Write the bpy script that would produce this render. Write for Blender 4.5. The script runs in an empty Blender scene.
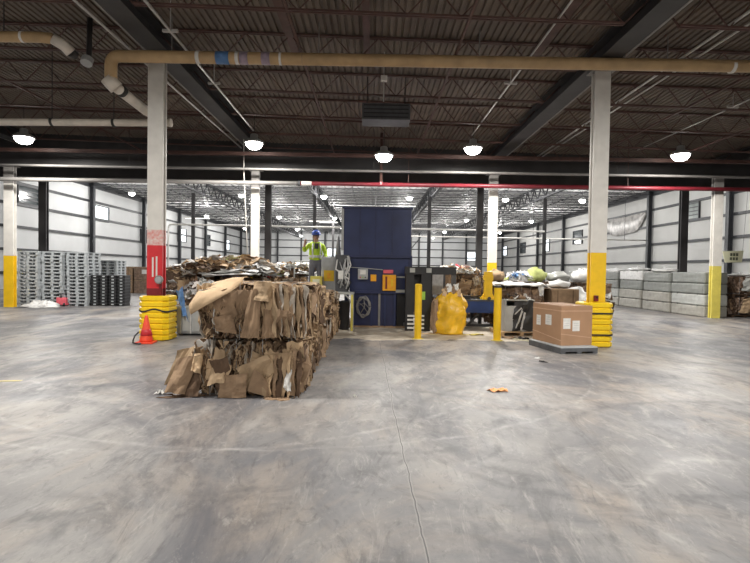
import bpy, math, random
from mathutils import Vector, Matrix, Euler, noise
PI = math.pi
rnd = random.Random(11)
S = bpy.context.scene
COL = S.collection
def V(*a): return Vector(a)
ORD = ['first', 'second', 'third', 'fourth', 'fifth', 'sixth', 'seventh', 'eighth', 'ninth', 'tenth', 'eleventh', 'twelfth',
       'thirteenth', 'fourteenth', 'fifteenth', 'sixteenth', 'seventeenth', 'eighteenth', 'nineteenth', 'twentieth']

# ------------------------------------------------------------------ materials
def mat(name, col, rough=.6, metal=0., var=.15, scale=6., bump=0., col2=None, bscale=None, spec=.5, trans=0.):
    m = bpy.data.materials.new(name); m.use_nodes = True
    nt = m.node_tree; N = nt.nodes; L = nt.links
    b = N['Principled BSDF']
    b.inputs['Roughness'].default_value = rough
    b.inputs['Metallic'].default_value = metal
    b.inputs['Specular IOR Level'].default_value = spec
    if trans: b.inputs['Transmission Weight'].default_value = trans
    tc = N.new('ShaderNodeTexCoord')
    nz = N.new('ShaderNodeTexNoise'); nz.inputs['Scale'].default_value = scale; nz.inputs['Detail'].default_value = 5
    L.new(tc.outputs['Object'], nz.inputs['Vector'])
    cr = N.new('ShaderNodeValToRGB')
    c2 = col2 or tuple(min(1, c * (1 + var)) for c in col)
    c1 = tuple(c * (1 - var) for c in col) if col2 is None else col
    cr.color_ramp.elements[0].position = .3; cr.color_ramp.elements[1].position = .7
    cr.color_ramp.elements[0].color = (*c1, 1); cr.color_ramp.elements[1].color = (*c2, 1)
    L.new(nz.outputs['Fac'], cr.inputs['Fac']); L.new(cr.outputs['Color'], b.inputs['Base Color'])
    if bump:
        n2 = N.new('ShaderNodeTexNoise'); n2.inputs['Scale'].default_value = bscale or scale * 4
        n2.inputs['Detail'].default_value = 4
        L.new(tc.outputs['Object'], n2.inputs['Vector'])
        bp = N.new('ShaderNodeBump'); bp.inputs['Strength'].default_value = bump; bp.inputs['Distance'].default_value = .02
        L.new(n2.outputs['Fac'], bp.inputs['Height']); L.new(bp.outputs['Normal'], b.inputs['Normal'])
    return m
def glow(name, col, strength):
    m = bpy.data.materials.new(name); m.use_nodes = True
    b = m.node_tree.nodes['Principled BSDF']
    b.inputs['Base Color'].default_value = (.8, .8, .8, 1)
    b.inputs['Emission Color'].default_value = (*col, 1); b.inputs['Emission Strength'].default_value = strength
    return m

M = {}
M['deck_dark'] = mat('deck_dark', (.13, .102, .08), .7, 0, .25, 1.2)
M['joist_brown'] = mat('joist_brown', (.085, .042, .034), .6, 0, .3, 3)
M['girder_dark'] = mat('girder_dark', (.038, .036, .037), .55, 0, .25, 2)
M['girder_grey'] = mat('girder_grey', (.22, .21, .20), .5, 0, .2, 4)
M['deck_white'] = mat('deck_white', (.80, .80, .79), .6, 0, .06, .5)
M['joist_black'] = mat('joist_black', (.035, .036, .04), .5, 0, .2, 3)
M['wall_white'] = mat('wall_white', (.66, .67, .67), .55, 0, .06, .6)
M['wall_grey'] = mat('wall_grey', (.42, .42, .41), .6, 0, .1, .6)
M['wall_shade'] = mat('wall_shade', (.50, .50, .485), .6, 0, .06, .6)  # even light grey for the right wall
M['girt'] = mat('girt', (.035, .037, .042), .5, 0, .2, 3)
M['white_paint'] = mat('white_paint', (.66, .64, .60), .5, 0, .08, 4)
M['yellow'] = mat('yellow', (.83, .52, .012), .45, 0, .08, 5)
M['yellow_pale'] = mat('yellow_pale', (.70, .60, .12), .5, 0, .1, 5)
M['yellow_plastic'] = mat('yellow_plastic', (.88, .60, .014), .4, 0, .05, 5)
M['red'] = mat('red', (.58, .022, .03), .45, 0, .12, 5)
M['red_faded'] = mat('red_faded', (.66, .62, .58), .5, 0, 0, 16, col2=(.62, .22, .20))
M['red_dark'] = mat('red_dark', (.17, .012, .016), .4, 0, .2, 5)
M['red_pipe'] = mat('red_pipe', (.15, .012, .02), .45, 0, .15, 3)
M['pink'] = mat('pink', (.75, .12, .16), .5, 0, .15, 8)
M['cone'] = mat('cone', (.85, .075, .03), .45, 0, .1, 8)
M['black'] = mat('black', (.018, .018, .02), .5, 0, .25, 6)
M['strap'] = mat('strap', (.02, .019, .018), .6, 0, .2, 6)
M['tan_pipe'] = mat('tan_pipe', (.47, .32, .165), .45, 0, .16, 3)
M['white_pipe'] = mat('white_pipe', (.68, .62, .54), .4, 0, .1, 5)
M['grey_pipe'] = mat('grey_pipe', (.26, .25, .24), .45, 0, .15, 3)
M['conduit'] = mat('conduit', (.50, .49, .47), .4, .3, .1, 4)
M['blue_tape'] = mat('blue_tape', (.10, .22, .45), .5, 0, .15, 12)
M['purple_tape'] = mat('purple_tape', (.34, .27, .34), .5, 0, .15, 12)
M['baler_blue'] = mat('baler_blue', (.022, .032, .095), .32, .1, .25, 1.5, bump=.04, bscale=3)
M['baler_navy'] = mat('baler_navy', (.014, .020, .075), .4, 0, .3, 2)
M['blue_beam'] = mat('blue_beam', (.016, .045, .17), .4, 0, .2, 2)
M['steel'] = mat('steel', (.42, .43, .44), .35, .6, .15, 6)
M['grey_paint'] = mat('grey_paint', (.40, .41, .41), .5, 0, .1, 6)
M['dark_grey'] = mat('dark_grey', (.07, .072, .078), .5, 0, .2, 6)
M['orange'] = mat('orange', (.88, .40, .01), .4, 0, .1, 10)
M['card_light'] = mat('card_light', (.58, .415, .255), .75, 0, .14, 7, bump=.15)
M['card_mid'] = mat('card_mid', (.30, .20, .122), .8, 0, .2, 7, bump=.2)
M['card_tan'] = mat('card_tan', (.42, .30, .185), .8, 0, .18, 8, bump=.2)
M['card_dark'] = mat('card_dark', (.115, .07, .042), .85, 0, .3, 8, bump=.2)
M['card_grey'] = mat('card_grey', (.42, .37, .31), .8, 0, .2, 8, bump=.2)
M['card_box'] = mat('card_box', (.40, .235, .135), .65, 0, .07, 3)
M['card_tape'] = mat('card_tape', (.52, .33, .22), .3, 0, .05, 6)
M['paper'] = mat('paper', (.74, .73, .70), .7, 0, .1, 9)
M['paper_grey'] = mat('paper_grey', (.50, .50, .50), .6, 0, .2, 9)
M['film_white'] = mat('film_white', (.75, .75, .74), .3, 0, .12, 8, bump=.4, bscale=9)
M['film_grey'] = mat('film_grey', (.215, .225, .21), .35, 0, .12, 5, bump=.15, bscale=9)
M['film_pale'] = mat('film_pale', (.42, .43, .41), .3, 0, .14, 5, bump=.15, bscale=9)
M['film_beige'] = mat('film_beige', (.27, .26, .225), .4, 0, 0, 4, bump=.15, col2=(.40, .385, .35), bscale=9)
M['foil'] = mat('foil', (.22, .21, .20), .4, .1, 0, 2.2, bump=1., bscale=2.5, col2=(.62, .60, .58))
M['bag_yellow'] = mat('bag_yellow', (.82, .48, .02), .35, 0, .22, 5, bump=1., bscale=5)
M['blue_film'] = mat('blue_film', (.12, .25, .50), .4, 0, .3, 8)
M['green_scrap'] = mat('green_scrap', (.45, .50, .18), .6, 0, .2, 8)
M['pallet_grey'] = mat('pallet_grey', (.43, .46, .48), .5, 0, .12, 4)
M['pallet_dark'] = mat('pallet_dark', (.10, .105, .115), .45, 0, .2, 6)
M['wood'] = mat('wood', (.42, .29, .17), .8, 0, .25, 12)
M['bale_brown'] = mat('bale_brown', (.23, .155, .11), .5, 0, .35, 10, bump=.6, bscale=14)
M['skin'] = mat('skin', (.46, .27, .19), .55, 0, .06, 9)
M['hivis'] = mat('hivis', (.52, .74, .04), .6, 0, .1, 9)
M['silver'] = mat('silver', (.72, .72, .70), .3, .2, .08, 9)
M['shirt'] = mat('shirt', (.045, .05, .06), .8, 0, .15, 9)
M['trousers'] = mat('trousers', (.19, .19, .21), .8, 0, .15, 9)
M['helmet'] = mat('helmet', (.03, .07, .32), .3, 0, .1, 5)
M['glove'] = mat('glove', (.62, .60, .42), .7, 0, .1, 9)
M['boot'] = mat('boot', (.05, .04, .035), .7, 0, .2, 9)
M['sign_cream'] = mat('sign_cream', (.80, .80, .58), .5, 0, .05, 4)
M['sign_ink'] = mat('sign_ink', (.12, .13, .08), .6, 0, .2, 8)
M['marking_worn'] = mat('marking_worn', (.40, .36, .22), .6, 0, 0, 9, col2=(.62, .52, .18))
M['green_tag'] = mat('green_tag', (.35, .60, .08), .5, 0, .1, 8)
M['leaf'] = mat('leaf', (.80, .38, .16), .7, 0, .25, 20)
M['lens'] = glow('lens', (1, .965, .90), 28)
M['lens_far'] = glow('lens_far', (1, .98, .94), 18)
M['strip_lens'] = glow('strip_lens', (1, .98, .95), 3)
M['daylight'] = glow('daylight', (.86, .95, 1), 1.6)
M['pane_dark'] = mat('pane_dark', (.06, .075, .08), .12, 0, .2, 2)
M['pane_grey'] = mat('pane_grey', (.23, .26, .25), .25, 0, .2, 2)

# ------------------------------------------------------------------ mesh builder
class MB:
    def __init__(s): s.v = []; s.f = []; s.m = []
    def add(s, vs, fs, mi=0):
        o = len(s.v); s.v += [tuple(v) for v in vs]
        for f in fs: s.f.append(tuple(i + o for i in f)); s.m.append(mi)
        return s
    def box(s, c, d, rot=None, mi=0):
        x, y, z = d[0] / 2, d[1] / 2, d[2] / 2
        vs = [V(i, j, k) for i in (-x, x) for j in (-y, y) for k in (-z, z)]
        R = Euler(rot).to_matrix() if rot else Matrix.Identity(3)
        return s.add([R @ v + Vector(c) for v in vs], [(0, 1, 3, 2), (4, 6, 7, 5), (0, 4, 5, 1), (2, 3, 7, 6), (0, 2, 6, 4), (1, 5, 7, 3)], mi)
    def span(s, a, b, mi=0):
        return s.box([(p + q) / 2 for p, q in zip(a, b)], [abs(q - p) for p, q in zip(a, b)], None, mi)
    def bar(s, p, q, w, h=None, mi=0):
        p, q = Vector(p), Vector(q); h = h or w; d = (q - p)
        if d.length < 1e-6: return s
        z = d.normalized(); u = V(0, 0, 1) if abs(z.z) < .95 else V(0, 1, 0)
        x = z.cross(u).normalized(); y = x.cross(z)
        vs = [e + x * (w / 2 * i) + y * (h / 2 * j) for e in (p, q) for i, j in ((-1, -1), (1, -1), (1, 1), (-1, 1))]
        return s.add(vs, [(0, 3, 2, 1), (4, 5, 6, 7), (0, 1, 5, 4), (1, 2, 6, 5), (2, 3, 7, 6), (3, 0, 4, 7)], mi)
    def tube(s, pts, r, n=10, mi=0, caps=True):
        pts = [Vector(p) for p in pts]; k = len(pts); rs = r if isinstance(r, (list, tuple)) else [r] * k
        vs = []; up = None
        for i, p in enumerate(pts):
            d = (pts[min(i + 1, k - 1)] - pts[max(i - 1, 0)]).normalized()
            if up is None: up = V(0, 0, 1) if abs(d.z) < .9 else V(0, 1, 0)
            x = d.cross(up)
            x = x.normalized() if x.length > 1e-4 else d.orthogonal().normalized()
            y = d.cross(x).normalized(); up = -y if (-y).length > 0 else up
            for j in range(n):
                a = 2 * PI * j / n; vs.append(p + (x * math.cos(a) + y * math.sin(a)) * rs[i])
        fs = [(i * n + j, i * n + (j + 1) % n, (i + 1) * n + (j + 1) % n, (i + 1) * n + j) for i in range(k - 1) for j in range(n)]
        if caps: fs += [tuple(range(n))[::-1], tuple((k - 1) * n + j for j in range(n))]
        return s.add(vs, fs, mi)
    def lathe(s, prof, c=(0, 0, 0), n=20, mi=0):
        k = len(prof); c = Vector(c)
        vs = [c + V(r * math.cos(2 * PI * j / n), r * math.sin(2 * PI * j / n), z) for r, z in prof for j in range(n)]
        fs = [(i * n + j, i * n + (j + 1) % n, (i + 1) * n + (j + 1) % n, (i + 1) * n + j) for i in range(k - 1) for j in range(n)]
        fs += [tuple(range(n))[::-1], tuple((k - 1) * n + j for j in range(n))]
        return s.add(vs, fs, mi)
    def prism(s, poly, z0, z1, mi=0):
        n = len(poly)
        vs = [(x, y, z0) for x, y in poly] + [(x, y, z1) for x, y in poly]
        return s.add(vs, [tuple(range(n))[::-1], tuple(range(n, 2 * n))] + [(i, (i + 1) % n, n + (i + 1) % n, n + i) for i in range(n)], mi)
    def patch(s, p00, p10, p11, p01, nu=5, nv=5, amp=.02, freq=4., seed=0, mi=0, bend=0., ragged=0., th=.006):
        """a thin closed sheet over four corners, bent and crumpled"""
        p00, p10, p11, p01 = map(Vector, (p00, p10, p11, p01))
        nrm = (p10 - p00).cross(p01 - p00)
        nrm = nrm.normalized() if nrm.length > 1e-7 else V(0, 0, 1)
        A = []
        for j in range(nv + 1):
            for i in range(nu + 1):
                u, v = i / nu, j / nv
                if ragged:
                    q = noise.noise(V(u * 3 + seed, v * 3, seed * 1.7)) * ragged
                    u2, v2 = u + (q if i in (0, nu) else 0), v + (q if j in (0, nv) else 0)
                else: u2, v2 = u, v
                p = p00 * (1 - u2) * (1 - v2) + p10 * u2 * (1 - v2) + p11 * u2 * v2 + p01 * (1 - u2) * v2
                d = amp * noise.noise(V(u * freq + seed * 3.1, v * freq + seed * 7.7, seed)) * 2 + bend * 4 * u * (1 - u)
                A.append(p + nrm * d)
        n = len(A); w = nu + 1
        B = [p - nrm * th for p in A]
        fs = []
        for j in range(nv):
            for i in range(nu):
                a = j * w + i; fs.append((a, a + 1, a + w + 1, a + w)); fs.append((n + a, n + a + w, n + a + w + 1, n + a + 1))
        for i in range(nu):
            fs.append((i, n + i, n + i + 1, i + 1)); a = nv * w + i; fs.append((a, a + 1, n + a + 1, n + a))
        for j in range(nv):
            a = j * w; fs.append((a, a + w, n + a + w, n + a)); a = j * w + nu; fs.append((a, n + a, n + a + w, a + w))
        return s.add(A + B, fs, mi)
    def blob(s, c, r, seed=0, amp=.25, freq=2.2, n=14, k=9, mi=0, floor=None):
        c = Vector(c); r = Vector(r) if not isinstance(r, (int, float)) else V(r, r, r); vs = []
        for j in range(k + 1):
            t = PI * j / k
            for i in range(n):
                a = 2 * PI * i / n
                d = V(math.sin(t) * math.cos(a), math.sin(t) * math.sin(a), math.cos(t))
                q = 1 + amp * noise.noise(d * freq + V(seed * 5.3, seed, 0)) * 1.6 + amp * .5 * noise.noise(d * freq * 2.7 + V(seed, 0, seed * 3))
                p = c + V(d.x * r.x, d.y * r.y, d.z * r.z) * q
                if floor is not None: p.z = max(p.z, floor)
                vs.append(p)
        fs = [(j * n + i, (j + 1) * n + i, (j + 1) * n + (i + 1) % n, j * n + (i + 1) % n) for j in range(k) for i in range(n)]
        return s.add(vs, fs, mi)
    def build(s, name, ms, parent=None, smooth=False, bevel=0., loc=None):
        me = bpy.data.meshes.new(name); me.from_pydata(s.v, [], s.f)
        if not isinstance(ms, (list, tuple)): ms = [ms]
        for m in ms: me.materials.append(M[m] if isinstance(m, str) else m)
        me.polygons.foreach_set('material_index', s.m)
        if smooth: me.polygons.foreach_set('use_smooth', [True] * len(s.f))
        me.update()
        o = bpy.data.objects.new(name, me); COL.objects.link(o)
        if parent: o.parent = parent
        if loc: o.location = loc
        if bevel:
            b = o.modifiers.new('bevel', 'BEVEL'); b.width = bevel; b.segments = 2; b.limit_method = 'ANGLE'
        return o
def tag(o, label, cat, group=None, kind=None):
    o['label'] = label; o['category'] = cat
    if group: o['group'] = group
    if kind: o['kind'] = kind
    return o
def thing(name, label, cat, loc=(0, 0, 0), rz=0, group=None, kind=None):
    o = bpy.data.objects.new(name, None); COL.objects.link(o)
    o.empty_display_size = .2; o.location = loc; o.rotation_euler = (0, 0, rz)
    return tag(o, label, cat, group, kind)
def struct(mb, name, ms, **k):
    o = mb.build(name, ms, **k); o['kind'] = 'structure'; return o
KIDS = {}
def kids(o): return [c for c in COL.objects if c.parent == o]
def dup(o, loc, label, rz=None, parent=None, tree=None):
    tree = tree or kids(o)
    c = o.copy(); COL.objects.link(c); c.location = loc
    if label: c['label'] = label
    if rz is not None: c.rotation_euler = (0, 0, rz)
    for ch in tree:
        d = ch.copy(); COL.objects.link(d); d.parent = c
    return c

# ------------------------------------------------------------------ camera
cam = bpy.data.cameras.new('camera'); co = bpy.data.objects.new('camera', cam); COL.objects.link(co)
cam.sensor_width = 36; cam.lens = 510 / 750 * 36; cam.clip_end = 400
R = Matrix.Rotation(math.radians(-.34), 3, 'Z') @ Matrix.Rotation(math.radians(90 - 1.29), 3, 'X') @ Matrix.Rotation(math.radians(.89), 3, 'Z')
co.matrix_world = Matrix.Translation((0, 0, 1.65)) @ R.to_4x4()
S.camera = co

# ------------------------------------------------------------------ floor
def floor_material():
    m = bpy.data.materials.new('concrete'); m.use_nodes = True; nt = m.node_tree; N = nt.nodes; L = nt.links
    b = N['Principled BSDF']; tc = N.new('ShaderNodeTexCoord')
    def nz(scale, detail=6, rough=.6, dist=0., stretch=None):
        t = N.new('ShaderNodeTexNoise'); t.inputs['Scale'].default_value = scale; t.inputs['Detail'].default_value = detail
        t.inputs['Roughness'].default_value = rough; t.inputs['Distortion'].default_value = dist
        if stretch:
            mp = N.new('ShaderNodeMapping'); mp.inputs['Scale'].default_value = stretch[0]; mp.inputs['Rotation'].default_value = (0, 0, stretch[1])
            L.new(tc.outputs['Object'], mp.inputs['Vector']); L.new(mp.outputs['Vector'], t.inputs['Vector'])
        else: L.new(tc.outputs['Object'], t.inputs['Vector'])
        return t.outputs['Fac']
    def ramp(f, p0, c0, p1, c1):
        r = N.new('ShaderNodeValToRGB'); e = r.color_ramp.elements
        e[0].position = p0; e[1].position = p1
        e[0].color = (*c0, 1) if isinstance(c0, tuple) else (c0, c0, c0, 1); e[1].color = (*c1, 1) if isinstance(c1, tuple) else (c1, c1, c1, 1)
        L.new(f, r.inputs['Fac']); return r.outputs['Color']
    def mix(f, a, bb, mode='MIX'):
        x = N.new('ShaderNodeMix'); x.data_type = 'RGBA'; x.blend_type = mode
        if isinstance(f, float): x.inputs[0].default_value = f
        else: L.new(f, x.inputs[0])
        for i, q in ((6, a), (7, bb)):
            if isinstance(q, tuple): x.inputs[i].default_value = (*q, 1)
            else: L.new(q, x.inputs[i])
        return x.outputs[2]
    def math_(op, a, bb=None, c=None):
        x = N.new('ShaderNodeMath'); x.operation = op
        for i, q in enumerate((a, bb, c)):
            if q is None: continue
            if isinstance(q, (int, float)): x.inputs[i].default_value = q
            else: L.new(q, x.inputs[i])
        return x.outputs[0]
    base = ramp(nz(.42, 7, .62, .8, ((1.0, .6, 1), .25)), .36, (.15, .152, .165), .64, (.30, .288, .275))
    # brownish worn dust
    base = mix(ramp(nz(.5, 8, .66, 1.2, ((1.1, .6, 1), -.3)), .46, 0., .62, .8), base, (.35, .30, .255))
    # dark tyre-polished sweeps
    base = mix(ramp(nz(.33, 8, .66, 1.6, ((1.1, .65, 1), .5)), .48, 0., .60, .85), base, (.098, .10, .115))
    base = mix(ramp(nz(1.0, 9, .70, 2.2, ((1.2, .55, 1), -.5)), .51, 0., .65, .6), base, (.08, .08, .086))
    base = mix(ramp(nz(.7, 9, .70, 1.8, ((1.2, .6, 1), .15)), .54, 0., .68, .5), base, (.42, .40, .375))
    # fine scuffs, several directions
    base = mix(ramp(nz(2.2, 10, .76, 3.0, ((1.4, .5, 1), -.75)), .54, 0., .66, .45), base, (.43, .41, .385))
    base = mix(ramp(nz(2.6, 10, .76, 3.2, ((1.5, .5, 1), .8)), .55, 0., .67, .5), base, (.08, .078, .08))
    base = mix(ramp(nz(6, 10, .78, 2.4, ((1.6, .6, 1), -.2)), .57, 0., .68, .35), base, (.085, .083, .084))
    base = mix(ramp(nz(16, 8, .8, .5), .58, 0., .70, .3), base, (.42, .40, .38))
    # arcs left by turning wheels
    sx = N.new('ShaderNodeSeparateXYZ'); L.new(tc.outputs['Object'], sx.inputs[0])
    X, Y = sx.outputs[0], sx.outputs[1]
    def arc(cx, cy, r, wd, k):
        dx = math_('SUBTRACT', X, cx); dy = math_('SUBTRACT', Y, cy)
        d = math_('SQRT', math_('ADD', math_('MULTIPLY', dx, dx), math_('MULTIPLY', dy, dy)))
        d = math_('ADD', d, math_('MULTIPLY', math_('SUBTRACT', nz(1.5, 4), .5), .25))
        q = math_('SUBTRACT', 1., math_('DIVIDE', math_('ABSOLUTE', math_('SUBTRACT', d, r)), wd))
        q = math_('MAXIMUM', q, 0.)
        return math_('MULTIPLY', math_('MULTIPLY', q, ramp(nz(3, 5, .7), .40, 0., .62, 1.)), k)
    for a in ((2.4, 5.6, 1.9, .10, .7), (2.4, 5.6, 2.15, .07, .6), (-3.4, 3.5, 1.5, .12, .5), (4.2, 4.0, 2.6, .1, .55), (-2.0, 7.5, 3.9, .12, .5), (.2, 5.8, 1.25, .08, .6)):
        base = mix(arc(*a), base, (.10, .10, .105))
    for a in ((-2.2, 8.6, 4.1, .06, .35), (-1.2, 9.5, 4.9, .05, .3), (3.2, 3.2, 1.3, .12, .35)):
        base = mix(arc(*a), base, (.55, .53, .51))
    # control joint running away from the camera
    wob = math_('MULTIPLY', math_('SUBTRACT', nz(1.3, 3), .5), .10)
    dj = math_('ABSOLUTE', math_('SUBTRACT', math_('ADD', X, wob), math_('SUBTRACT', .385, math_('MULTIPLY', Y, .0165))))
    inr = math_('LESS_THAN', Y, 12.2)
    base = mix(math_('MULTIPLY', math_('MULTIPLY', math_('MAXIMUM', math_('SUBTRACT', 1., math_('DIVIDE', dj, .018)), 0.), inr), .5), base, (.45, .43, .41))
    base = mix(math_('MULTIPLY', math_('LESS_THAN', dj, .005), inr), base, (.10, .10, .10))
    # dusty pale apron round the baler
    ap = math_('MULTIPLY', math_('MULTIPLY', math_('GREATER_THAN', math_('ADD', Y, math_('MULTIPLY', nz(.8, 4), 1.6)), 12.9), math_('GREATER_THAN', X, -1.2)), math_('LESS_THAN', X, 4.4))
    base = mix(math_('MULTIPLY', ap, math_('LESS_THAN', Y, 16.)), base, mix(ramp(nz(3, 6), .4, 0., .65, 1.), (.48, .41, .32), (.72, .66, .56)))
    L.new(base, b.inputs['Base Color'])
    L.new(ramp(nz(.8, 6, .65, 1.), .35, .42, .7, .62), b.inputs['Roughness'])
    b.inputs['Specular IOR Level'].default_value = .38
    bp = N.new('ShaderNodeBump'); bp.inputs['Strength'].default_value = .25; bp.inputs['Distance'].default_value = .01
    L.new(nz(5, 6, .6), bp.inputs['Height']); L.new(bp.outputs['Normal'], b.inputs['Normal'])
    return m
M['concrete'] = floor_material()
XL, XR, YN, YM, YF, ZW = -24.6, 24.4, -9., 21.6, 100., 9.6
struct(MB().span((XL - .3, YN - .3, -.2), (XR + .3, YF + .3, 0)), 'floor', 'concrete')
# paint dash on the left
struct(MB().box((-5.2, 7.2, .002), (.5, .07, .004), (0, 0, .18)), 'floor_marking', 'marking_worn')
struct(MB().box((1.95, 13.25, .002), (1.35, .10, .004), (0, 0, -.03)), 'floor_marking', 'yellow_pale')
struct(MB().box((3.72, 12.3, .002), (.12, 2.0, .004), (0, 0, .55)), 'floor_marking', 'sign_cream')

# ------------------------------------------------------------------ walls
GZ = (1.1, 2.68, 4.25, 5.8, 7.25)
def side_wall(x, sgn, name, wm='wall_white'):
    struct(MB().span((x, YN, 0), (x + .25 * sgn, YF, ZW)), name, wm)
    for i, z in enumerate(GZ):
        struct(MB().span((x - .16 * sgn, YM, z - .09), (x, YF, z + .09)), 'trim_%d' % (i + 1), 'girt')
    struct(MB().span((x - .2 * sgn, YM, 8.45), (x, YF, 9.0)), 'trim_6', 'girt')
    for k in range(7):
        y = 34.4 + 10 * k
        mb = MB().span((x - .5 * sgn, y - .16, 0), (x - .46 * sgn, y + .16, 8.9))
        mb.span((x - .46 * sgn, y - .05, 0), (x - .2 * sgn, y + .05, 8.9)); mb.span((x - .2 * sgn, y - .16, 0), (x - .16 * sgn, y + .16, 8.9))
        struct(mb, 'wall_column', 'girt')
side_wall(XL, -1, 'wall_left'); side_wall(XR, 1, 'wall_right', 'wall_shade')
struct(MB().span((XL, YF, 0), (XR, YF + .25, ZW)), 'wall_back', 'wall_white')
for z in GZ: struct(MB().span((XL, YF - .16, z - .09), (XR, YF, z + .09)), 'trim_7', 'girt')
for k in range(11):
    x = XL + 1.5 + k * 4.6
    struct(MB().span((x - .15, YF - .45, 0), (x + .15, YF - .16, 8.9)), 'wall_column', 'girt')
struct(MB().bar((5.2, YF - .3, 3), (9.7, YF - .3, 8.6), .16), 'wall_beam', 'girt')
struct(MB().span((XL, YN - .25, 0), (XR, YN, 7.6)), 'wall_front', 'wall_grey')
# wall between the two roofs, above the opening
struct(MB().span((XL, YM, 5.34), (XR, YM + .2, ZW)), 'wall_middle', 'girder_dark')
wn = 0
def window(x, sgn, y, z, w, h, pane, louvre=False):
    global wn; wn += 1
    fr = MB(); xx = x - .02 * sgn
    for a, b in (((y - w / 2 - .07, z - h / 2 - .07), (y + w / 2 + .07, z - h / 2)), ((y - w / 2 - .07, z + h / 2), (y + w / 2 + .07, z + h / 2 + .07)),
                 ((y - w / 2 - .07, z - h / 2), (y - w / 2, z + h / 2)), ((y + w / 2, z - h / 2), (y + w / 2 + .07, z + h / 2))):
        fr.span((x - .14 * sgn, a[0], a[1]), (x, b[0], b[1]))
    if louvre:
        for i in range(5): fr.span((x - .1 * sgn, y - w / 2, z - h / 2 + h * (i + .4) / 5), (x - .05 * sgn, y + w / 2, z - h / 2 + h * (i + .6) / 5))
    f = struct(fr, 'window_%d' % wn, 'girt')
    MB().span((x - .03 * sgn, y - w / 2, z - h / 2), (x - .005 * sgn, y + w / 2, z + h / 2)).build('pane', pane, f)
window(XR, 1, 38.9, 6.5, 1.7, 1.45, 'pane_grey', True)
window(XR, 1, 60.5, 5.9, 2.6, 1.5, 'pane_dark', True)
window(XR, 1, 71.5, 5.45, 2.6, 1.6, 'daylight'); window(XR, 1, 82.5, 5.6, 2.6, 1.6, 'pane_dark', True); window(XR, 1, 93.5, 5.5, 2.6, 1.6, 'daylight')
window(XL, -1, 36.6, 6.55, 2.2, 1.5, 'pane_dark', True); window(XL, -1, 46.4, 6.35, 2.3, 1.25, 'daylight')
window(XL, -1, 55, 4.9, 1.6, 1.3, 'pane_dark', True); window(XL, -1, 66, 5.75, 2.6, 1.6, 'daylight')
window(XL, -1, 76, 5.7, 2.4, 1.5, 'pane_dark', True); window(XL, -1, 86.5, 5.5, 2.6, 1.6, 'daylight')
def far_window(x, z):
    global wn; wn += 1
    f = struct(MB().span((x - 1.1, YF - .12, z - .9), (x + 1.1, YF - .02, z + .9)), 'window_%d' % wn, 'girt')
    MB().span((x - 1, YF - .14, z - .8), (x + 1, YF - .12, z + .8)).build('pane', 'daylight', f)
far_window(19.6, 4.6); far_window(-7.8, 4.9)

# ------------------------------------------------------------------ near roof: deck, joists, girders
SL = .022
def zr(x): return 6.72 - SL * (x - 4.95)          # underside of the near deck, climbing to the left
mb = MB(); p = .15; n = int((XR - XL) / p)
prof = []
for i in range(n):
    x = XL + i * p
    for dx, dz in ((0, 0), (.085, 0), (.10, .04), (.135, .04)): prof.append((x + dx, zr(x + dx) + dz))
vs = [(x, YN, z) for x, z in prof] + [(x, YM, z) for x, z in prof]; k = len(prof)
mb.add(vs, [(i, i + 1, k + i + 1, k + i) for i in range(k - 1)])
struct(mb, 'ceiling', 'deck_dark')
struct(MB().add([(XL, YN, zr(XL) + .12), (XR, YN, zr(XR) + .12), (XR, YM, zr(XR) + .12), (XL, YM, zr(XL) + .12), (XL, YN, zr(XL) + .3), (XR, YN, zr(XR) + .3), (XR, YM, zr(XR) + .3), (XL, YM, zr(XL) + .3)],
                [(0, 1, 2, 3), (7, 6, 5, 4), (0, 4, 5, 1), (1, 5, 6, 2), (2, 6, 7, 3), (3, 7, 4, 0)]), 'ceiling_slab', 'deck_dark')
def joist(L, h, np_, t):
    """open web joist along x from 0 to L, top chord at z=0"""
    m = MB()
    for s_ in (-.035, .035):
        m.bar((0, s_, -.03), (L, s_, -.03), t, t); m.bar((.5, s_, -h), (L - .5, s_, -h), t, t)
    for i in range(np_):
        a = .5 + (L - 1) * i / np_; b = .5 + (L - 1) * (i + 1) / np_; c = (a + b) / 2
        m.bar((a, 0, -h), (c, 0, -.03), .02); m.bar((c, 0, -.03), (b, 0, -h), .02)
    m.bar((0, 0, -.03), (.5, 0, -h), .028); m.bar((L, 0, -.03), (L - .5, 0, -h), .028)
    return m
GX = [-14.5, -4.85, 5.0, 14.1]
spans = list(zip([XL] + GX, GX + [XR]))
def lay(src, o_first, loc, rot):
    if o_first is None: return None
    c = o_first.copy(); COL.objects.link(c); c.location = loc; c.rotation_euler = rot; return c
for a, b in spans:
    j0 = struct(joist(b - a, .56, 9, .036), 'ceiling_beam', 'joist_brown')
    first = True
    for i in range(8):
        y = 5.0 + 2.15 * i
        loc = (a, y, zr(a) - .002); rot = (0, math.atan(SL), 0)
        if first: j0.location = loc; j0.rotation_euler = rot; first = False
        else: lay(None, j0, loc, rot)
for x in GX:
    z1 = zr(x) - .12; z0 = z1 - .38
    m = MB()
    m.span((x - .24, YN, z0), (x + .24, YM, z0 + .035), 0); m.span((x - .03, YN, z0 + .035), (x + .03, YM, z1), 0); m.span((x - .24, YN, z1), (x + .24, YM, z1 + .03), 0)
    struct(m, 'ceiling_beam', 'girder_dark')
    struct(MB().bar((x + (-.24 if x < 0 else .24), YN, z0 + .02), (x + (-.24 if x < 0 else .24), YM, z0 + .02), .05, .06), 'ceiling_trim', 'girder_grey')
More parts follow.
